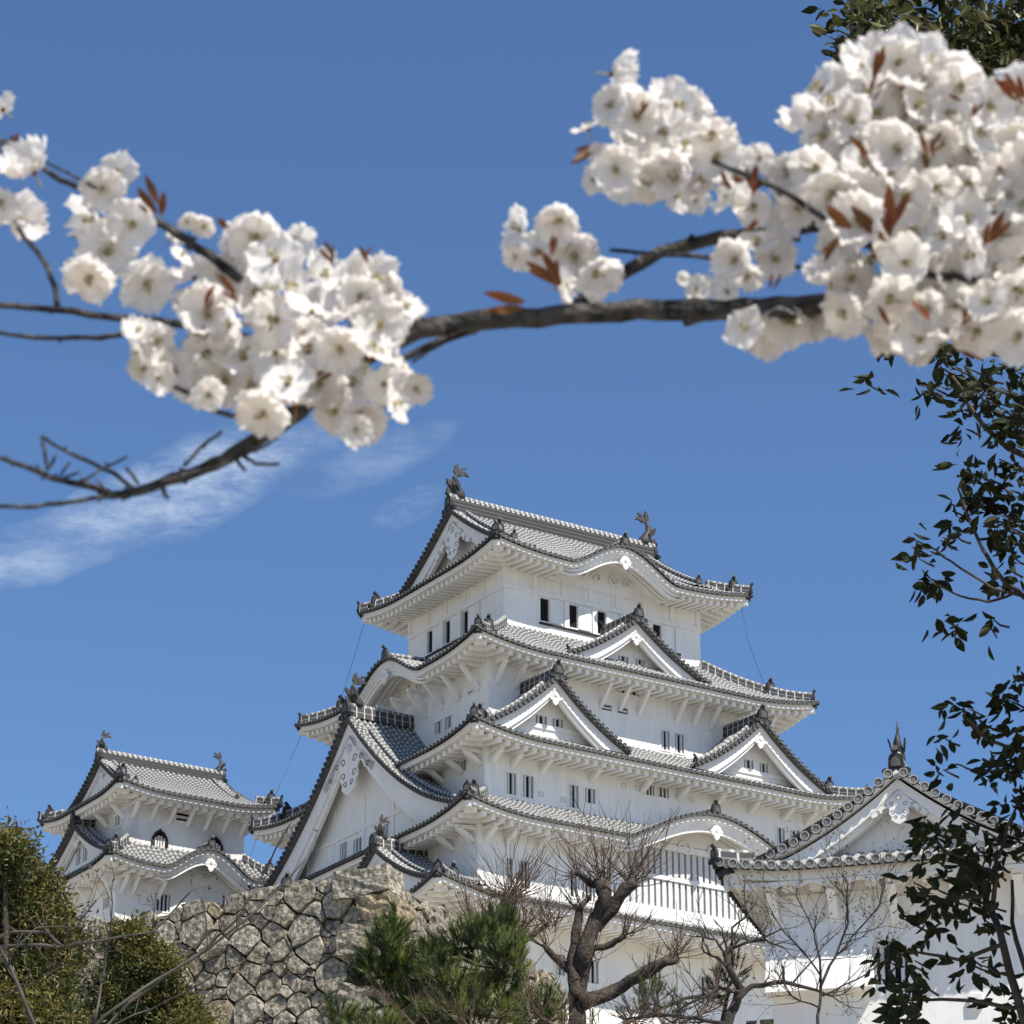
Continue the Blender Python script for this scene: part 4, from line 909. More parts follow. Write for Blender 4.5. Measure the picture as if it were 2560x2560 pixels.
# pollarded trees with fans of straight shoots
def pollard(nm, lab, Y, limbs, knobs, base, rnd, shoots=40, L=1.5, m='willow'):
    c0 = at(*base, Y); gz = hill(c0.x, c0.y); o = V((c0.x, c0.y, gz)); t = thing(nm, lab, 'bare tree', tuple(o), 0, 'pollarded trees below the keep'); tm = MB(); s = Y/cos(PITCH)/FPX
    tr = at(*limbs[0][0][0], Y)-o; tm.tube([V((0, 0, -.4)), tr], [limbs[0][1]*s*1.5, limbs[0][1]*s], 'trunk', 10)
    for pts, r0, r1 in limbs:
        q = [at(x, y, Y+rnd.uniform(-.25, .25))-o for x, y in pts]; fine = []
        for a, b in zip(q[:-1], q[1:]): fine += wob(a, b, 3, .025, rnd)[:-1]
        fine.append(q[-1]); k = len(fine); tm.tube(fine, [(r0+(r1-r0)*i/(k-1))*s*rnd.uniform(.9, 1.14) for i in range(k)], 'trunk', 9)
    link('trunk', tm, t); sm_ = MB()
    for x, y, r, n_, ang, ll in knobs:
        c = at(x, y, Y)-o
        n_ = int(n_*.72)
        for _ in range(n_):
            a = rnd.gauss(ang, 42); d = V((sin(R(a)), rnd.gauss(0, .6), cos(R(a)))).normalized(); st = c+V((rnd.gauss(0, r*s*.5), rnd.gauss(0, r*s*.5), rnd.gauss(0, r*s*.4))); l = ll*s*rnd.uniform(.45, 1.15)
            pts = [st]; dd = d
            for i in range(5): dd = (dd+V((rnd.gauss(0, .09), rnd.gauss(0, .09), .11+rnd.gauss(0, .05)))).normalized(); pts.append(pts[-1]+dd*l/5)
            rr_ = rnd.uniform(.010, .02); sm_.tube(pts, [rr_*(1-.15*i) for i in range(6)], m, 4, cap=False)
            if rnd.random() < .5:
                i = rnd.randint(1, 3); q = pts[i]; d2 = (pts[i+1]-q).normalized()+V((rnd.gauss(0, .5), rnd.gauss(0, .5), .2)); d2.normalize(); sm_.tube([q, q+d2*l*.2, q+d2*l*.38+V((0, 0, l*.05))], [rr_*.7, rr_*.6, rr_*.4], m, 3, cap=False)
    link('shoots', sm_, t)
rk = random.Random(8)
pollard('pollarded_tree', 'pollarded bare tree with thick dark trunk and fans of thin shoots', 76,
        [([(1440, 2580), (1445, 2460), (1462, 2380), (1490, 2300), (1512, 2245), (1505, 2205)], 21, 16), ([(1485, 2320), (1530, 2270), (1560, 2225), (1588, 2205)], 18, 14), ([(1440, 2500), (1430, 2420), (1440, 2330), (1448, 2275)], 15, 9), ([(1450, 2510), (1530, 2480), (1600, 2440), (1660, 2405), (1690, 2398)], 18, 11), ([(1505, 2205), (1480, 2212), (1440, 2182)], 12, 6), ([(1440, 2440), (1395, 2400), (1365, 2370)], 12, 7), ([(1448, 2275), (1475, 2240)], 8, 5), ([(1470, 2380), (1530, 2360), (1560, 2340)], 9, 6)],
        [(1505, 2195, 22, 60, -8, 200), (1585, 2200, 24, 55, 12, 180), (1440, 2185, 12, 22, -40, 130), (1690, 2392, 18, 40, 25, 130), (1448, 2275, 14, 26, -20, 120), (1365, 2368, 12, 28, -30, 120), (1560, 2340, 14, 26, 25, 110), (1475, 2400, 20, 30, 0, 160), (1620, 2440, 12, 22, 10, 110), (1540, 2250, 20, 25, 10, 110)], (1440, 2700), rk)
pollard('pollarded_tree', 'slender pollarded tree stub rising behind the pine beside the keep wall', 84,
        [([(1272, 2420), (1270, 2320), (1275, 2250), (1273, 2235)], 15, 18)], [(1273, 2238, 22, 60, -4, 180), (1290, 2240, 14, 26, 30, 150), (1250, 2240, 14, 26, -38, 140)], (1272, 2700), rk)
pollard('pollarded_tree', 'brown twiggy pollard low behind the pine with drooping dense shoots', 80,
        [([(1180, 2480), (1190, 2380), (1200, 2330)], 14, 12), ([(1190, 2400), (1300, 2340)], 10, 8), ([(1200, 2400), (1370, 2310)], 9, 6)], [(1200, 2330, 30, 70, -15, 150), (1300, 2340, 30, 70, 0, 140), (1370, 2310, 26, 50, 8, 130), (1240, 2330, 26, 46, -10, 150)], (1180, 2700), rk)

# bare trees and shrubs at lower right
def bare(nm, lab, Y, limbs, base, rnd, kids, L, depth, m='twig', buds=True, cat='bare tree', up=.25, spread=.75, bl=5, thin=1.0):
    c0 = at(*base, Y); gz = hill(c0.x, c0.y); o = V((c0.x, c0.y, gz)); t = thing(nm, lab, cat, tuple(o)); tm = MB(); s = Y/cos(PITCH)/FPX; tips = []
    for li, (pts, r0, r1, sub) in enumerate(limbs):
        q = [at(x, y, Y+rnd.uniform(-.15, .15))-o for x, y in pts]
        if li == 0: q = [V((0, 0, -.3))]+q
        fine = []
        for a, b in zip(q[:-1], q[1:]): fine += wob(a, b, 3, .02, rnd)[:-1]
        fine.append(q[-1]); k = len(fine); rr_ = [(r0+(r1-r0)*i/(k-1))*s*thin for i in range(k)]; tm.tube(fine, rr_, m, 8)
        for _ in range(sub):
            i = rnd.randint(2 if li else k//2, k-1); d = (fine[i]-fine[i-1]).normalized(); sd = V((rnd.gauss(0, 1), rnd.gauss(0, .8), rnd.gauss(.3, 1))).normalized()
            grow(tm, fine[i], d*.6+sd*spread, L*s*rnd.uniform(.5, 1.2), min(rr_[i]*.6, 5*s), depth, rnd, m, .7, up, 4, kids, tips)
    if buds:
        bm_ = tm
        for p in tips:
            for _ in range(2): d = V((rnd.gauss(0, 1), rnd.gauss(0, 1), rnd.gauss(.6, 1))).normalized(); bm_.tube([p-d*s*2, p+d*s*bl*.5, p+d*s*bl], [s*1.0, s*bl*.2, s*.4], 'bud', 4, cap=False)
    link('branches', tm, t)
rb = random.Random(17)
bare('bare_tree', 'crooked bare tree with black twisting limbs below the near turret eave', 44, [
    ([(1815, 2570), (1835, 2520), (1850, 2470), (1822, 2420), (1812, 2385), (1830, 2365)], 22, 7, 4), ([(1840, 2500), (1880, 2465), (1960, 2455), (2020, 2470), (2080, 2490)], 11, 4, 10), ([(1830, 2370), (1870, 2355), (1915, 2350), (1960, 2370)], 6, 3, 7), ([(1815, 2390), (1790, 2350), (1740, 2340)], 5, 3, 7), ([(1850, 2480), (1800, 2470), (1740, 2500), (1690, 2530)], 8, 3, 9), ([(1830, 2365), (1830, 2320), (1870, 2290), (1860, 2250)], 5, 2, 7), ([(1815, 2560), (1740, 2545), (1640, 2540), (1560, 2548)], 8, 3, 12)], (1815, 2760), rb, (1, 3), 95, 2, buds=False, thin=.68)
bare('bare_sapling', 'fine branched leafless sapling against the near turret wall', 40, [
    ([(2045, 2570), (2052, 2480), (2050, 2400), (2035, 2330), (1990, 2240)], 8, 2, 12), ([(2050, 2470), (2090, 2390), (2120, 2310), (2120, 2210), (2105, 2180)], 6, 2, 12), ([(2052, 2440), (2010, 2380), (1960, 2330), (1925, 2270)], 4, 2, 10), ([(2090, 2390), (2150, 2320), (2200, 2260), (2210, 2220)], 4, 2, 10), ([(2055, 2490), (2140, 2450), (2210, 2400)], 4, 2, 9), ([(2050, 2520), (1980, 2490), (1940, 2430)], 4, 2, 8)], (2045, 2800), rb, (2, 4), 105, 2, 'twig', thin=.6)
bare('bare_shrub', 'tangled leafless brown shrub along the bottom edge of the photo', 47, [
    ([(1480, 2640), (1470, 2590)], 6, 3, 8), ([(1480, 2640), (1380, 2560), (1330, 2530)], 6, 3, 9), ([(1480, 2640), (1560, 2560), (1640, 2535)], 6, 3, 9), ([(1300, 2640), (1180, 2575), (1150, 2545)], 4, 2, 7), ([(1180, 2620), (1040, 2565), (1000, 2530)], 4, 2, 8), ([(1600, 2640), (1700, 2560), (1760, 2530)], 5, 3, 9)], (1480, 2900), rb, (2, 4), 95, 2, 'willow', False, 'shrub')
# budding cherry limbs reaching in at lower left
bare('budding_cherry', 'bare cherry tree with long thin budding branches crossing the lower left corner', 18, [
    ([(190, 2640), (260, 2540), (390, 2450), (520, 2370), (600, 2290), (650, 2200), (690, 2120), (725, 2060)], 7, 2.2, 7), ([(215, 2600), (330, 2500), (480, 2400), (600, 2310), (700, 2220), (760, 2150), (790, 2110)], 5, 2, 7), ([(150, 2700), (60, 2500), (0, 2365), (90, 2362), (160, 2368), (250, 2352), (380, 2330), (440, 2270), (480, 2225)], 7, 2.4, 9), ([(225, 2590), (240, 2540), (262, 2420), (278, 2300), (285, 2190)], 5, 2, 8),
    ([(160, 2368), (110, 2330), (30, 2330), (-20, 2350)], 6, 3, 5), ([(-20, 2420), (40, 2370), (90, 2320), (190, 2320), (240, 2250)], 3.5, 2, 7), ([(215, 2600), (290, 2560), (420, 2500), (530, 2440)], 3.5, 2, 5), ([(-20, 2500), (60, 2470), (130, 2430), (170, 2410)], 3, 1.6, 5), ([(520, 2370), (515, 2300), (503, 2240)], 2.4, 1.6, 2), ([(380, 2330), (385, 2280), (380, 2230)], 2.4, 1.6, 3)], (150, 3400), rb, (0, 2), 70, 1, 'greybark', up=.35, spread=.6, bl=11, thin=.72)

# ------------------------------------------------------------------ camphor tree leaning in from the right
rc = random.Random(33)
CY = 12.0
base = V((5.0, 11.2, hill(5, 11.2))); cam_t = thing('camphor_tree', 'dark glossy evergreen camphor tree reaching in along the right edge', 'tree', tuple(base))
tm = MB(); s = CY/cos(PITCH)/FPX
tm.tube([V((0, 0, -.3)), V((-.1, .1, 2)), V((-.5, .5, 4.5)), V((-.6, .7, 7)), V((-.9, .6, 9.5)), V((-1.1, .4, 11.5))], [.34, .3, .26, .2, .14, .06], 'trunk', 10)
limbs = [([(2800, 1620), (2640, 1540), (2560, 1492), (2500, 1440), (2455, 1370), (2420, 1290), (2395, 1220)], 9, 3), ([(2560, 1492), (2480, 1470), (2400, 1420), (2340, 1375), (2270, 1340)], 4, 2), ([(2540, 1480), (2470, 1505), (2400, 1490), (2340, 1460)], 4, 2), ([(2900, 1250), (2650, 1180), (2520, 1120), (2440, 1040), (2380, 940)], 12, 4),
         ([(2900, 900), (2700, 900), (2560, 900), (2400, 870), (2250, 850), (2190, 850)], 14, 3), ([(2950, 400), (2750, 260), (2560, 160), (2400, 90), (2250, 60), (2120, 70)], 18, 4), ([(2750, 260), (2620, 330), (2500, 300)], 8, 3), ([(2900, 2000), (2700, 1930), (2560, 1880), (2470, 1850), (2410, 1790)], 8, 3), ([(2600, 1890), (2500, 1930), (2430, 1925), (2390, 1910)], 4, 2),
         ([(2640, 2760), (2580, 2620), (2540, 2480), (2500, 2330), (2460, 2240), (2400, 2160), (2340, 2100)], 14, 4), ([(2460, 2240), (2360, 2250), (2260, 2230)], 6, 3), ([(2510, 2360), (2400, 2400), (2290, 2380)], 6, 3), ([(2560, 2520), (2400, 2500), (2260, 2500)], 6, 3), ([(2480, 2280), (2490, 2150), (2540, 2020)], 7, 3), ([(2640, 2600), (2540, 2350), (2530, 2200)], 8, 4)]
for pts, r0, r1 in limbs:
    q = [at(x, y, CY+rc.uniform(-.12, .12))-base for x, y in pts]; fine = []
    for a, b in zip(q[:-1], q[1:]): fine += wob(a, b, 3, .02, rc)[:-1]
    fine.append(q[-1]); k = len(fine); tm.tube(fine, [(r0+(r1-r0)*i/(k-1))*s for i in range(k)], 'trunk', 7)
    if pts[0][0] > 2600: e = q[0]; tm.tube(wob(V((-.5, .5, max(1.0, e.z-1.2))), e, 4, .03, rc), [r0*s*1.6, r0*s*1.5, r0*s*1.3, r0*s*1.1, r0*s], 'trunk', 7)
dark_l = MB(); lit_l = MB()
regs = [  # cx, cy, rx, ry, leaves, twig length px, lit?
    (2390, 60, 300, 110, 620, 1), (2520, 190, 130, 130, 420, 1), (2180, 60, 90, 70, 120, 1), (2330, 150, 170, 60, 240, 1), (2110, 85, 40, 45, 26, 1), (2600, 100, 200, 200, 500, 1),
    (2450, 920, 140, 50, 170, 0), (2520, 980, 80, 90, 150, 0), (2420, 960, 60, 60, 46, 0), (2290, 870, 80, 28, 34, 0), (2215, 875, 30, 28, 12, 0), (2470, 1060, 50, 50, 40, 0), (2540, 1100, 60, 60, 70, 0),
    (2500, 1180, 70, 55, 100, 0), (2420, 1220, 45, 28, 40, 0), (2400, 1260, 25, 30, 14, 0), (2480, 1270, 70, 45, 70, 0), (2540, 1300, 50, 70, 60, 0), (2350, 1340, 60, 28, 26, 0), (2275, 1350, 30, 26, 12, 0), (2300, 1405, 45, 35, 26, 0), (2350, 1430, 60, 30, 22, 0), (2480, 1410, 60, 35, 34, 0), (2340, 1560, 24, 20, 8, 0), (2390, 1485, 50, 30, 14, 0), (2500, 1530, 40, 50, 12, 0), (2545, 1400, 30, 60, 24, 0),
    (2420, 1785, 45, 35, 50, 0), (2470, 1800, 60, 40, 50, 0), (2400, 1900, 40, 30, 16, 0), (2460, 1920, 50, 50, 16, 0), (2550, 1690, 24, 50, 18, 0), (2550, 1820, 50, 70, 60, 0), (2530, 1960, 60, 60, 80, 0),
    (2530, 2080, 60, 80, 190, 0), (2400, 2110, 90, 50, 150, 0), (2330, 2090, 40, 40, 34, 0), (2420, 2190, 90, 60, 150, 0), (2340, 2280, 70, 60, 90, 0), (2280, 2340, 60, 60, 70, 0), (2300, 2430, 60, 50, 50, 0), (2440, 2420, 60, 60, 50, 0), (2250, 2500, 60, 40, 60, 0), (2330, 2530, 90, 30, 90, 0), (2210, 2545, 35, 20, 26, 0), (2500, 2500, 70, 70, 80, 0), (2520, 2300, 60, 60, 60, 0)]
sz = 43*s
for cx, cy, rx, ry, n_, lit in regs:
    c = at(cx, cy, CY+rc.uniform(-.3, .3))-base; ctr = V((at(cx, cy, CY).x+.15, 0, 0))
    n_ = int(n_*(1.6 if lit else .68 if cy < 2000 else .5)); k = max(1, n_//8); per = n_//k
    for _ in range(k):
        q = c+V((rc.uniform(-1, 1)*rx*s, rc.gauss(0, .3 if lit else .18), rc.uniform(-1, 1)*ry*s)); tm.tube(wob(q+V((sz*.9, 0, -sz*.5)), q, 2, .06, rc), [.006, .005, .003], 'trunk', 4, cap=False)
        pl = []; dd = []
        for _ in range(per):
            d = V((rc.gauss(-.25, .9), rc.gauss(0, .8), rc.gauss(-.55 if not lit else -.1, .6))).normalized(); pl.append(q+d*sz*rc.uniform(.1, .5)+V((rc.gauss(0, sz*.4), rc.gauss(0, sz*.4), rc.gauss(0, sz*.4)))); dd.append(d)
        leaves(lit_l if lit and rc.random() < .3 else dark_l, pl, sz, 'camphor2' if lit and rc.random() < .6 else 'camphor', rc, dirs=dd, wid=.46, ovate=True)
# unseen rest of the crown beyond the frame, filled out sunward to shade the lower limbs
for cx, cz, r, n_ in ((3.8, 7.6, 1.5, 2600), (3.9, 6.2, 1.3, 1800), (4.9, 9.4, 1.9, 3000), (4.2, 4.6, 1.0, 900), (5.4, 8.6, 1.8, 1800), (2.9, 5.2, .8, 1100), (3.0, 6.3, .8, 1400), (3.1, 4.2, .7, 800), (3.3, 7.1, .8, 1200), (2.7, 3.6, .5, 400)):
    c = V((cx, 11.1 if cx < 3.5 else 10.4 if cz < 8.5 else 9.4, cz))-base
    for _ in range(n_//10):
        d = V((rc.gauss(0, 1), rc.gauss(0, 1), rc.gauss(0, 1))).normalized()*r*rc.uniform(.3, 1)**.5; q = c+d
        if abs(q.x+base.x) < (q.y+base.y)*1280/FPX/cos(PITCH)*1.06 and (q.z+base.z-EYE)/(q.y+base.y) < .66: continue
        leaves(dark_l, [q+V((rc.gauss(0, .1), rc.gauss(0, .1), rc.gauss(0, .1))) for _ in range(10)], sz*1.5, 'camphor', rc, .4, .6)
link('trunk', tm, cam_t); link('crown', dark_l, cam_t); link('young_or_lit_leaves', lit_l, cam_t)  # last mesh: part of the sunlit clumps, many in the paler leaf

# ------------------------------------------------------------------ flowering cherry branch close to the camera
rf = random.Random(77)
FY = 1.82
cb_ = V((1.6, 2.4, 0)); ch = thing('flowering_cherry', 'white cherry blossom branch hanging blurred across the foreground sky', 'cherry tree', tuple(cb_))
px_m = FY/cos(PITCH)/FPX*.99
br = MB()
br.tube([V((0, 0, -.2)), V((-.05, 0, .8)), V((-.1, -.05, 1.7)), V((-.25, -.1, 2.3)), V((-.6, -.3, 2.55))], [.12, .1, .08, .05, .018], 'bark', 12)
def cbranch(pts, r0, r1, dy=0., nub=0):
    q = [at(x, y, FY+dy+rf.uniform(-.004, .004))-cb_ for x, y in pts]; fine = []
    for a, b in zip(q[:-1], q[1:]): fine += wob(a, b, 4, .012, rf)[:-1]
    fine.append(q[-1]); k = len(fine); br.tube(fine, [(r0+(r1-r0)*i/(k-1))*px_m*(1+(.16*rf.random() if rf.random() < .3 else rf.uniform(-.05, .06))) for i in range(k)], 'bark', 12)
    for _ in range(nub):
        i = rf.randint(1, k-2); d = V((rf.gauss(0, .5), rf.gauss(0, .5), rf.choice((-1, 1)))).normalized(); rr_ = (r0+(r1-r0)*i/(k-1))*px_m
        br.tube([fine[i], fine[i]+d*rr_*1.2, fine[i]+d*(rr_*1.2+9*px_m)], [rr_*.5+2*px_m, rr_*.4+1.5*px_m, 1.5*px_m], 'bark', 6)
e0 = V((-.6, -.3, 2.55)); q0 = at(2620, 700, FY)-cb_
br.tube(wob(e0, q0, 4, .02, rf), [.018, .015, .012, .010, 30*px_m], 'bark', 10)
cbranch([(2620, 700), (2400, 730), (2080, 758), (1900, 772), (1740, 772), (1550, 780), (1400, 786), (1180, 803), (1050, 822), (990, 850), ], 28, 26, nub=10)
cbranch([(990, 850), (900, 900), (820, 960), (740, 1030), (640, 1100)], 25, 20, .03, nub=2)
cbranch([(640, 1100), (560, 1150), (460, 1190), (345, 1228), (275, 1240)], 19, 10, .03, nub=5)
cbranch([(1780, 775), (1740, 790), (1715, 808)], 30, 10)
cbranch([(1250, 805), (1150, 830), (1060, 870), (950, 930)], 12, 9, .03); cbranch([(1180, 830), (1110, 855), (1030, 905)], 6, 4, .01)
cbranch([(2400, 560), (2150, 560), (1960, 575), (1800, 592), (1650, 630), (1540, 692), (1470, 740), (1430, 775)], 16, 19, .05, 4)
cbranch([(1830, 650), (1740, 640), (1640, 635), (1525, 625)], 7, 5, .03, 3); cbranch([(2450, 700), (2330, 690), (2130, 590), (2060, 545), (1950, 475), (1780, 402)], 10, 7, -.03, 2); cbranch([(2600, 560), (2420, 520), (2340, 455), (2200, 440)], 9, 6, -.02, 2)
cbranch([(2000, 600), (1920, 580), (1880, 560)], 7, 5, .06); cbranch([(2060, 680), (1960, 660), (1890, 640)], 7, 4, .05)
cbranch([(880, 930), (700, 790), (590, 690), (530, 640)], 18, 12, .04, 0)
cbranch([(600, 700), (545, 655), (450, 590), (395, 555), (320, 520), (230, 478), (150, 450), (95, 412), (0, 352), (-60, 310)], 13, 5, -.005, 8); cbranch([(240, 470), (170, 432), (90, 395)], 4, 3, -.02)
cbranch([(640, 850), (530, 822), (430, 808), (300, 795), (150, 775), (60, 768), (-40, 760)], 12, 8, .01, 3); cbranch([(440, 812), (350, 828), (250, 845), (120, 845), (0, 832), (-40, 828)], 8, 5, .01, 5)
cbranch([(145, 770), (138, 720), (115, 660), (85, 620), (58, 590), (20, 520)], 8, 6, .01, 2)
cbranch([(690, 1045), (600, 1046), (530, 1025), (480, 990), (435, 965)], 7, 5, .0, 3)
cbranch([(275, 1240), (180, 1255), (70, 1268), (-40, 1264)], 6, 5, 0, 4); cbranch([(275, 1232), (220, 1215), (130, 1196), (60, 1165), (0, 1145), (-40, 1125)], 9, 5, 0, 8)
cbranch([(335, 1222), (280, 1180), (190, 1140), (140, 1115), (104, 1090)], 6, 4, -.01, 3); cbranch([(104, 1092), (112, 1130), (120, 1175)], 4, 5); cbranch([(120, 1172), (135, 1150), (137, 1135)], 5, 3); cbranch([(150, 1190), (175, 1155)], 3, 3); cbranch([(160, 1195), (200, 1180)], 4, 3); cbranch([(200, 1208), (250, 1175), (318, 1142)], 4, 3, .01, 2)
cbranch([(460, 1165), (500, 1120), (555, 1078)], 5, 4, 0, 2); cbranch([(345, 1210), (330, 1185), (313, 1168)], 5, 4); cbranch([(605, 1138), (660, 1118), (720, 1070), (770, 1036)], 4, 3, .01, 3); cbranch([(600, 1135), (640, 1160), (698, 1160)], 5, 4, 0, 2); cbranch([(590, 1130), (595, 1155), (612, 1176)], 6, 4)
cbranch([(585, 1145), (540, 1172), (470, 1185), (400, 1206)], 5, 6, -.01); cbranch([(405, 1215), (412, 1235), (420, 1245)], 7, 4); cbranch([(260, 1225), (255, 1212), (240, 1200)], 4, 3); cbranch([(120, 1185), (100, 1175), (90, 1163)], 4, 3)
link('branch', br, ch)

def flower_mesh(seed, layers, shut=0.0):            # open blossom facing +z, about 4 cm across, petals and a small green-yellow heart
    r_ = random.Random(seed); mb = MB()
    for ly in range(layers):
        for k in range(5):
            a0_ = 2*pi*(k+.5*ly)/5+r_.uniform(-.12, .12); L = .0205*(1-.14*ly)*r_.uniform(.92, 1.08); cup = r_.uniform(.15, .55)+.25*ly+shut; fold = r_.uniform(-.1, .25); nu, nv = 6, 5; vs = []
            for j in range(nv+1):
                v_ = j/nv; wd = L*.60*(sin(pi*min(1, .08+v_*.80))**.75)
                for i in range(nu+1):
                    u = -1+2*i/nu; notch = -.16*L*max(0, 1-abs(u)*2.2)*(v_ == 1)-.22*L*(abs(u)**3)*v_**3
                    rr_ = .0022+v_*L*(1+r_.uniform(-.07, .07)*v_)+notch; x, y = rr_, u*wd; z = L*(cup*v_**1.6*.6-fold*abs(u)**1.5*.5*v_)+r_.uniform(-.0013, .0013)*v_*(1+v_)+.0012*ly+.0016*sin(u*5+k)*v_
                    vs.append((x*cos(a0_)-y*sin(a0_), x*sin(a0_)+y*cos(a0_), z))
            mb.add(vs, [(j*(nu+1)+i, j*(nu+1)+i+1, (j+1)*(nu+1)+i+1, (j+1)*(nu+1)+i) for j in range(nv) for i in range(nu)], 'petal', smooth=True)
    mb.tube([V((0, 0, -.004)), V((0, 0, .0005))], [.0022, .003], 'redleaf', 6)
    mb.tube([V((0, 0, -.004)), V((.001, .002, -.016))], [.0008, .0007], 'stamen', 4, cap=False)
    return mb
def stamen_mesh(seed):
    r_ = random.Random(seed); mb = MB()
    for _ in range(18):
        a, t = r_.uniform(0, 2*pi), r_.uniform(.1, .75); d = V((sin(t)*cos(a), sin(t)*sin(a), cos(t))); L = r_.uniform(.005, .0085); mb.tube([V((0, 0, .0)), d*L], [.00035, .0003], 'petal', 3, cap=False)
        mb.tube([d*L-V((0, 0, .0005)), d*L+V((0, 0, .0009))], [.0008, .0007], 'stamen', 4)
    mb.tube([V((0, 0, 0)), V((0, 0, .003))], [.0024, .001], 'stamen', 6)
    return mb
FM = [flower_mesh(i, 1+(i % 2), (0, 0, 0, 0, .2, .2, .55, 1.1)[i]) for i in range(8)]
placed = [(5, 272, 52), (80, 425, 72), (30, 550, 66), (2, 505, 60), (290, 430, 66), (255, 470, 60), (232, 548, 72), (332, 560, 70), (270, 632, 80), (365, 708, 74), (228, 690, 66), (310, 600, 60), (512, 562, 36), (466, 552, 26), (452, 640, 36), (425, 600, 28), (480, 690, 58), (470, 745, 50),
    (640, 590, 74), (590, 625, 66), (735, 600, 56), (690, 650, 76), (560, 700, 70), (640, 730, 74), (715, 715, 80), (800, 690, 70), (870, 705, 66), (930, 700, 70), (985, 735, 60), (1015, 770, 50), (520, 790, 74), (590, 815, 76), (690, 800, 84), (780, 775, 70), (870, 785, 80), (950, 815, 72), (520, 880, 76), (610, 895, 74), (690, 880, 70), (770, 880, 74), (850, 870, 66), (930, 885, 76), (560, 950, 70), (640, 965, 74), (720, 960, 70), (800, 960, 72), (880, 960, 66), (660, 1030, 72), (740, 1010, 66), (960, 960, 60), (840, 1030, 60), (900, 1035, 62), (985, 1010, 58), (1040, 970, 46), (890, 1075, 44), (1000, 930, 44), (700, 1000, 60), (480, 840, 60), (760, 830, 60), (900, 740, 60), (600, 680, 60),
    (345, 830, 44), (390, 850, 50), (400, 905, 46), (360, 915, 48), (440, 930, 54), (395, 945, 44), (470, 965, 54), (520, 985, 50), (345, 880, 36),
    (1300, 575, 66), (1400, 548, 60), (1425, 600, 56), (1440, 640, 70), (1490, 680, 64), (1345, 630, 60), (1450, 705, 66), (1525, 665, 40), (1290, 640, 40), (1400, 720, 50),
    (1535, 185, 60), (1575, 235, 66), (1530, 265, 60), (1470, 320, 46), (1590, 290, 66), (1690, 260, 70), (1735, 285, 70), (1650, 325, 72), (1565, 365, 70), (1620, 395, 76), (1705, 360, 78), (1780, 330, 70), (1790, 395, 66), (1540, 425, 66), (1620, 450, 70), (1690, 440, 66), (1760, 455, 60), (1845, 400, 54), (1690, 490, 50), (1740, 500, 40), (1830, 450, 50), (1900, 395, 44), (1500, 390, 40), (1480, 450, 40), (1660, 240, 50), (1560, 470, 50),
    (1825, 500, 50), (1885, 515, 62), (1945, 490, 60), (1960, 545, 56), (1990, 520, 56), (1840, 650, 54), (1890, 610, 58), (1935, 650, 60), (1870, 690, 46), (1740, 722, 36), (1775, 718, 36), (1820, 730, 40), (1865, 820, 56), (1920, 835, 64), (1980, 800, 60), (2030, 790, 60), (1900, 800, 56), (1960, 430, 56), (2010, 460, 60), (1700, 700, 20)]
clusters = [  # cx, cy, rx, ry, spacing px, depth
    (2080, 290, 80, 100, 57, 0), (2170, 190, 60, 70, 54, 0), (2280, 180, 70, 60, 56, 0), (2370, 230, 60, 80, 57, 0), (2200, 290, 140, 120, 60, 0), (2330, 330, 140, 110, 64, 0), (2130, 420, 130, 100, 65, -.01), (2260, 430, 140, 100, 67, -.01), (2400, 400, 120, 120, 68, -.01), (2500, 330, 90, 120, 70, -.02), (2540, 230, 40, 50, 56, 0), (2190, 560, 140, 120, 67, -.02), (2320, 580, 130, 120, 68, -.02), (2460, 540, 120, 120, 70, -.02), (2560, 450, 60, 120, 67, -.02), (2120, 650, 90, 100, 65, -.01), (2180, 750, 110, 80, 67, -.01), (2320, 730, 110, 80, 67, -.02), (2460, 700, 110, 90, 68, -.02), (2560, 640, 50, 110, 67, -.01), (2400, 810, 70, 50, 64, -.01), (2330, 850, 60, 20, 62, 0), (2540, 800, 50, 60, 64, -.01), (2230, 800, 50, 20, 60, 0)]
spots = [(x, y, rf.uniform(-.03, .03)-.0003*(r_-60)+(.02 if 1700 < x < 2050 and y > 600 else 0), rf.gauss(0, .5), rf.gauss(0, .5), r_/78) for x, y, r_ in placed]
for cx, cy, rx, ry, spc, dp in clusters:
    tries = 0
    while tries < 160:
        tries += 1; a, q = rf.uniform(0, 2*pi), sqrt(rf.random()); x, y = cx+rx*q*cos(a)*.78, cy+ry*q*sin(a)*.78; dz = dp+rf.uniform(-.03, .03)
        if any((x-o[0])**2+(y-o[1])**2+((dz-o[2])/px_m*.55)**2 < spc*spc for o in spots): continue
        spots.append((x, y, dz, (x-cx)/rx, (y-cy)/ry, rf.uniform(.7, .98)))
def flower_mat(x, y, dz, ox, oy, k_):
    p = at(x, y, FY+dz)-cb_; tocam = (V((0, 0, EYE))-p-cb_).normalized()
    n = (tocam*rf.uniform(.5, 1.3)+V((ox*.55, 0, -oy*.35))+V((rf.gauss(0, .55), rf.gauss(0, .2), rf.gauss(.0, .55)))).normalized()
    return p, n.to_track_quat('Z', 'Y') @ V((0, 0, 1)).rotation_difference(V((0, 0, 1))), rf.uniform(0, 2*pi), k_*rf.uniform(.95, 1.05)
from mathutils import Quaternion
spots.sort(key=lambda q: q[2])
inframe = [q for q in spots if -40 < q[0] < 2600]; rest = [q for q in spots if not -40 < q[0] < 2600]
fmesh = []; smesh = None
for i, fmb in enumerate(FM):
    o = link('blossom', fmb, ch); fmesh.append(o.data); bpy.data.objects.remove(o)
for i in range(2):
    o = link('stamens', stamen_mesh(i), ch); smesh = (smesh or [])+[o.data]; bpy.data.objects.remove(o)
mass = MB(); stm = [stamen_mesh(0), stamen_mesh(1)]
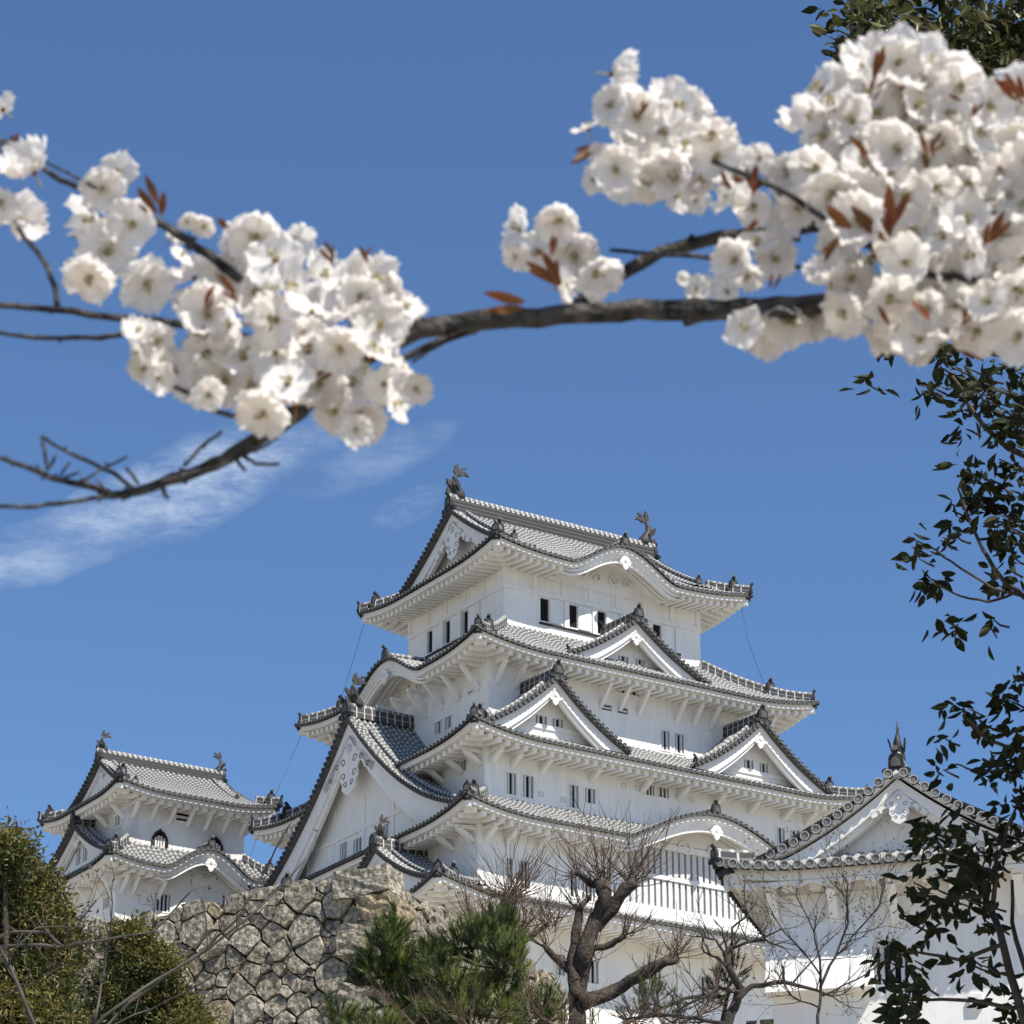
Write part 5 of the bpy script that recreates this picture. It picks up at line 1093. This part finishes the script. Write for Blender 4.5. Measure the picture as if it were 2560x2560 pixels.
for i, q in enumerate(inframe+rest):
    p, rot, spin, sc_ = flower_mat(*q); rq = rot @ Quaternion((0, 0, 1), spin)
    if i < 100:
        o = bpy.data.objects.new('blossom', fmesh[i*5 % 8]); COL.objects.link(o); o.parent = ch; o.location = p; o.rotation_mode = 'QUATERNION'; o.rotation_quaternion = rq; o.scale = (sc_,)*3
        st = bpy.data.objects.new('stamens', smesh[i % 2]); COL.objects.link(st); st.parent = o
    else:
        for mbs in (FM[i*5 % 8], stm[i % 2]):
            vv = [p+rq @ (V(v_)*sc_) for v_ in mbs.v]; off = len(mass.v); mass.v += [tuple(v_) for v_ in vv]; mp_ = [mass.mi(nm) for nm in mbs.names]
            mass.f += [[off+j for j in f] for f in mbs.f]; mass.m += [mp_[k] for k in mbs.m]; mass.uv += mbs.uv; mass.sm += mbs.sm
tag(link('blossom_mass', mass, ch), kind='stuff')
# young red leaves in tufts
extra_l = [(sp[0]+rf.uniform(-50, 50), sp[1]+rf.uniform(-50, 50), rf.choice((1, 2, 3)), rf.uniform(-80, 80), rf.uniform(45, 80), sp[2]-.012) for sp in rf.sample([q for q in inframe if q[0] > 2000], 16)+rf.sample([q for q in inframe if q[0] < 1950], 10)]
for (x, y, n_, ang, L, dz) in (*extra_l, (400, 530, 5, -15, 95, -.02), (380, 545, 3, -60, 60, -.01), (830, 650, 4, -20, 60, 0), (900, 665, 3, 40, 60, 0), (590, 745, 3, -50, 70, -.04), (1400, 720, 5, -35, 120, -.035), (1310, 770, 3, -80, 110, -.03), (1370, 640, 3, 10, 70, -.04), (1480, 380, 3, -120, 70, -.03), (1600, 285, 2, 20, 50, -.04), (1880, 480, 5, 20, 90, -.03), (1830, 480, 3, -40, 70, -.02), (2190, 200, 3, 20, 90, -.04), (2160, 400, 3, -30, 70, -.05), (2220, 590, 5, -8, 130, -.06), (2130, 570, 3, -60, 90, -.06), (2470, 610, 3, 30, 90, -.06), (2320, 380, 2, 40, 70, -.05), (2280, 760, 3, 150, 80, -.05), (2560, 260, 4, -40, 100, -.05), (2420, 300, 2, 30, 60, -.05), (1870, 590, 2, 40, 50, -.01), (1930, 720, 3, 20, 60, .0), (5, 400, 4, 10, 80, 0), (2400, 880, 2, 120, 60, -.02)):
    lf = MB(); p0_ = at(x, y, FY+dz)-cb_
    for k in range(n_):
        p = p0_+V((rf.uniform(-9, 9)*px_m, rf.uniform(-.008, .004), rf.uniform(-9, 9)*px_m)); a = R(ang+(k-(n_-1)/2)*13+rf.uniform(-9, 9)); d = V((sin(a), rf.uniform(-.35, .15), cos(a))).normalized(); l = L*px_m*rf.uniform(.6, 1.05); xd = d.cross(V((0, 1, .3))).normalized()
        if rf.random() < .5: xd = (xd+V((0, .8, 0))).normalized()
        vs = []
        for j in range(6):
            v_ = j/5; wd = l*.125*sin(pi*min(1, v_*.92+.04))**.9; c = p+d*l*v_+V((0, -.25*l*v_*v_, -.12*l*v_*v_)); vs += [c-xd*wd, c+V((0, .12*wd, 0)), c+xd*wd]
        lf.add(vs, [(j*3+i, j*3+i+1, (j+1)*3+i+1, (j+1)*3+i) for j in range(5) for i in range(2)], 'redleaf', smooth=True)
    link('young_or_lit_leaves', lf, ch)
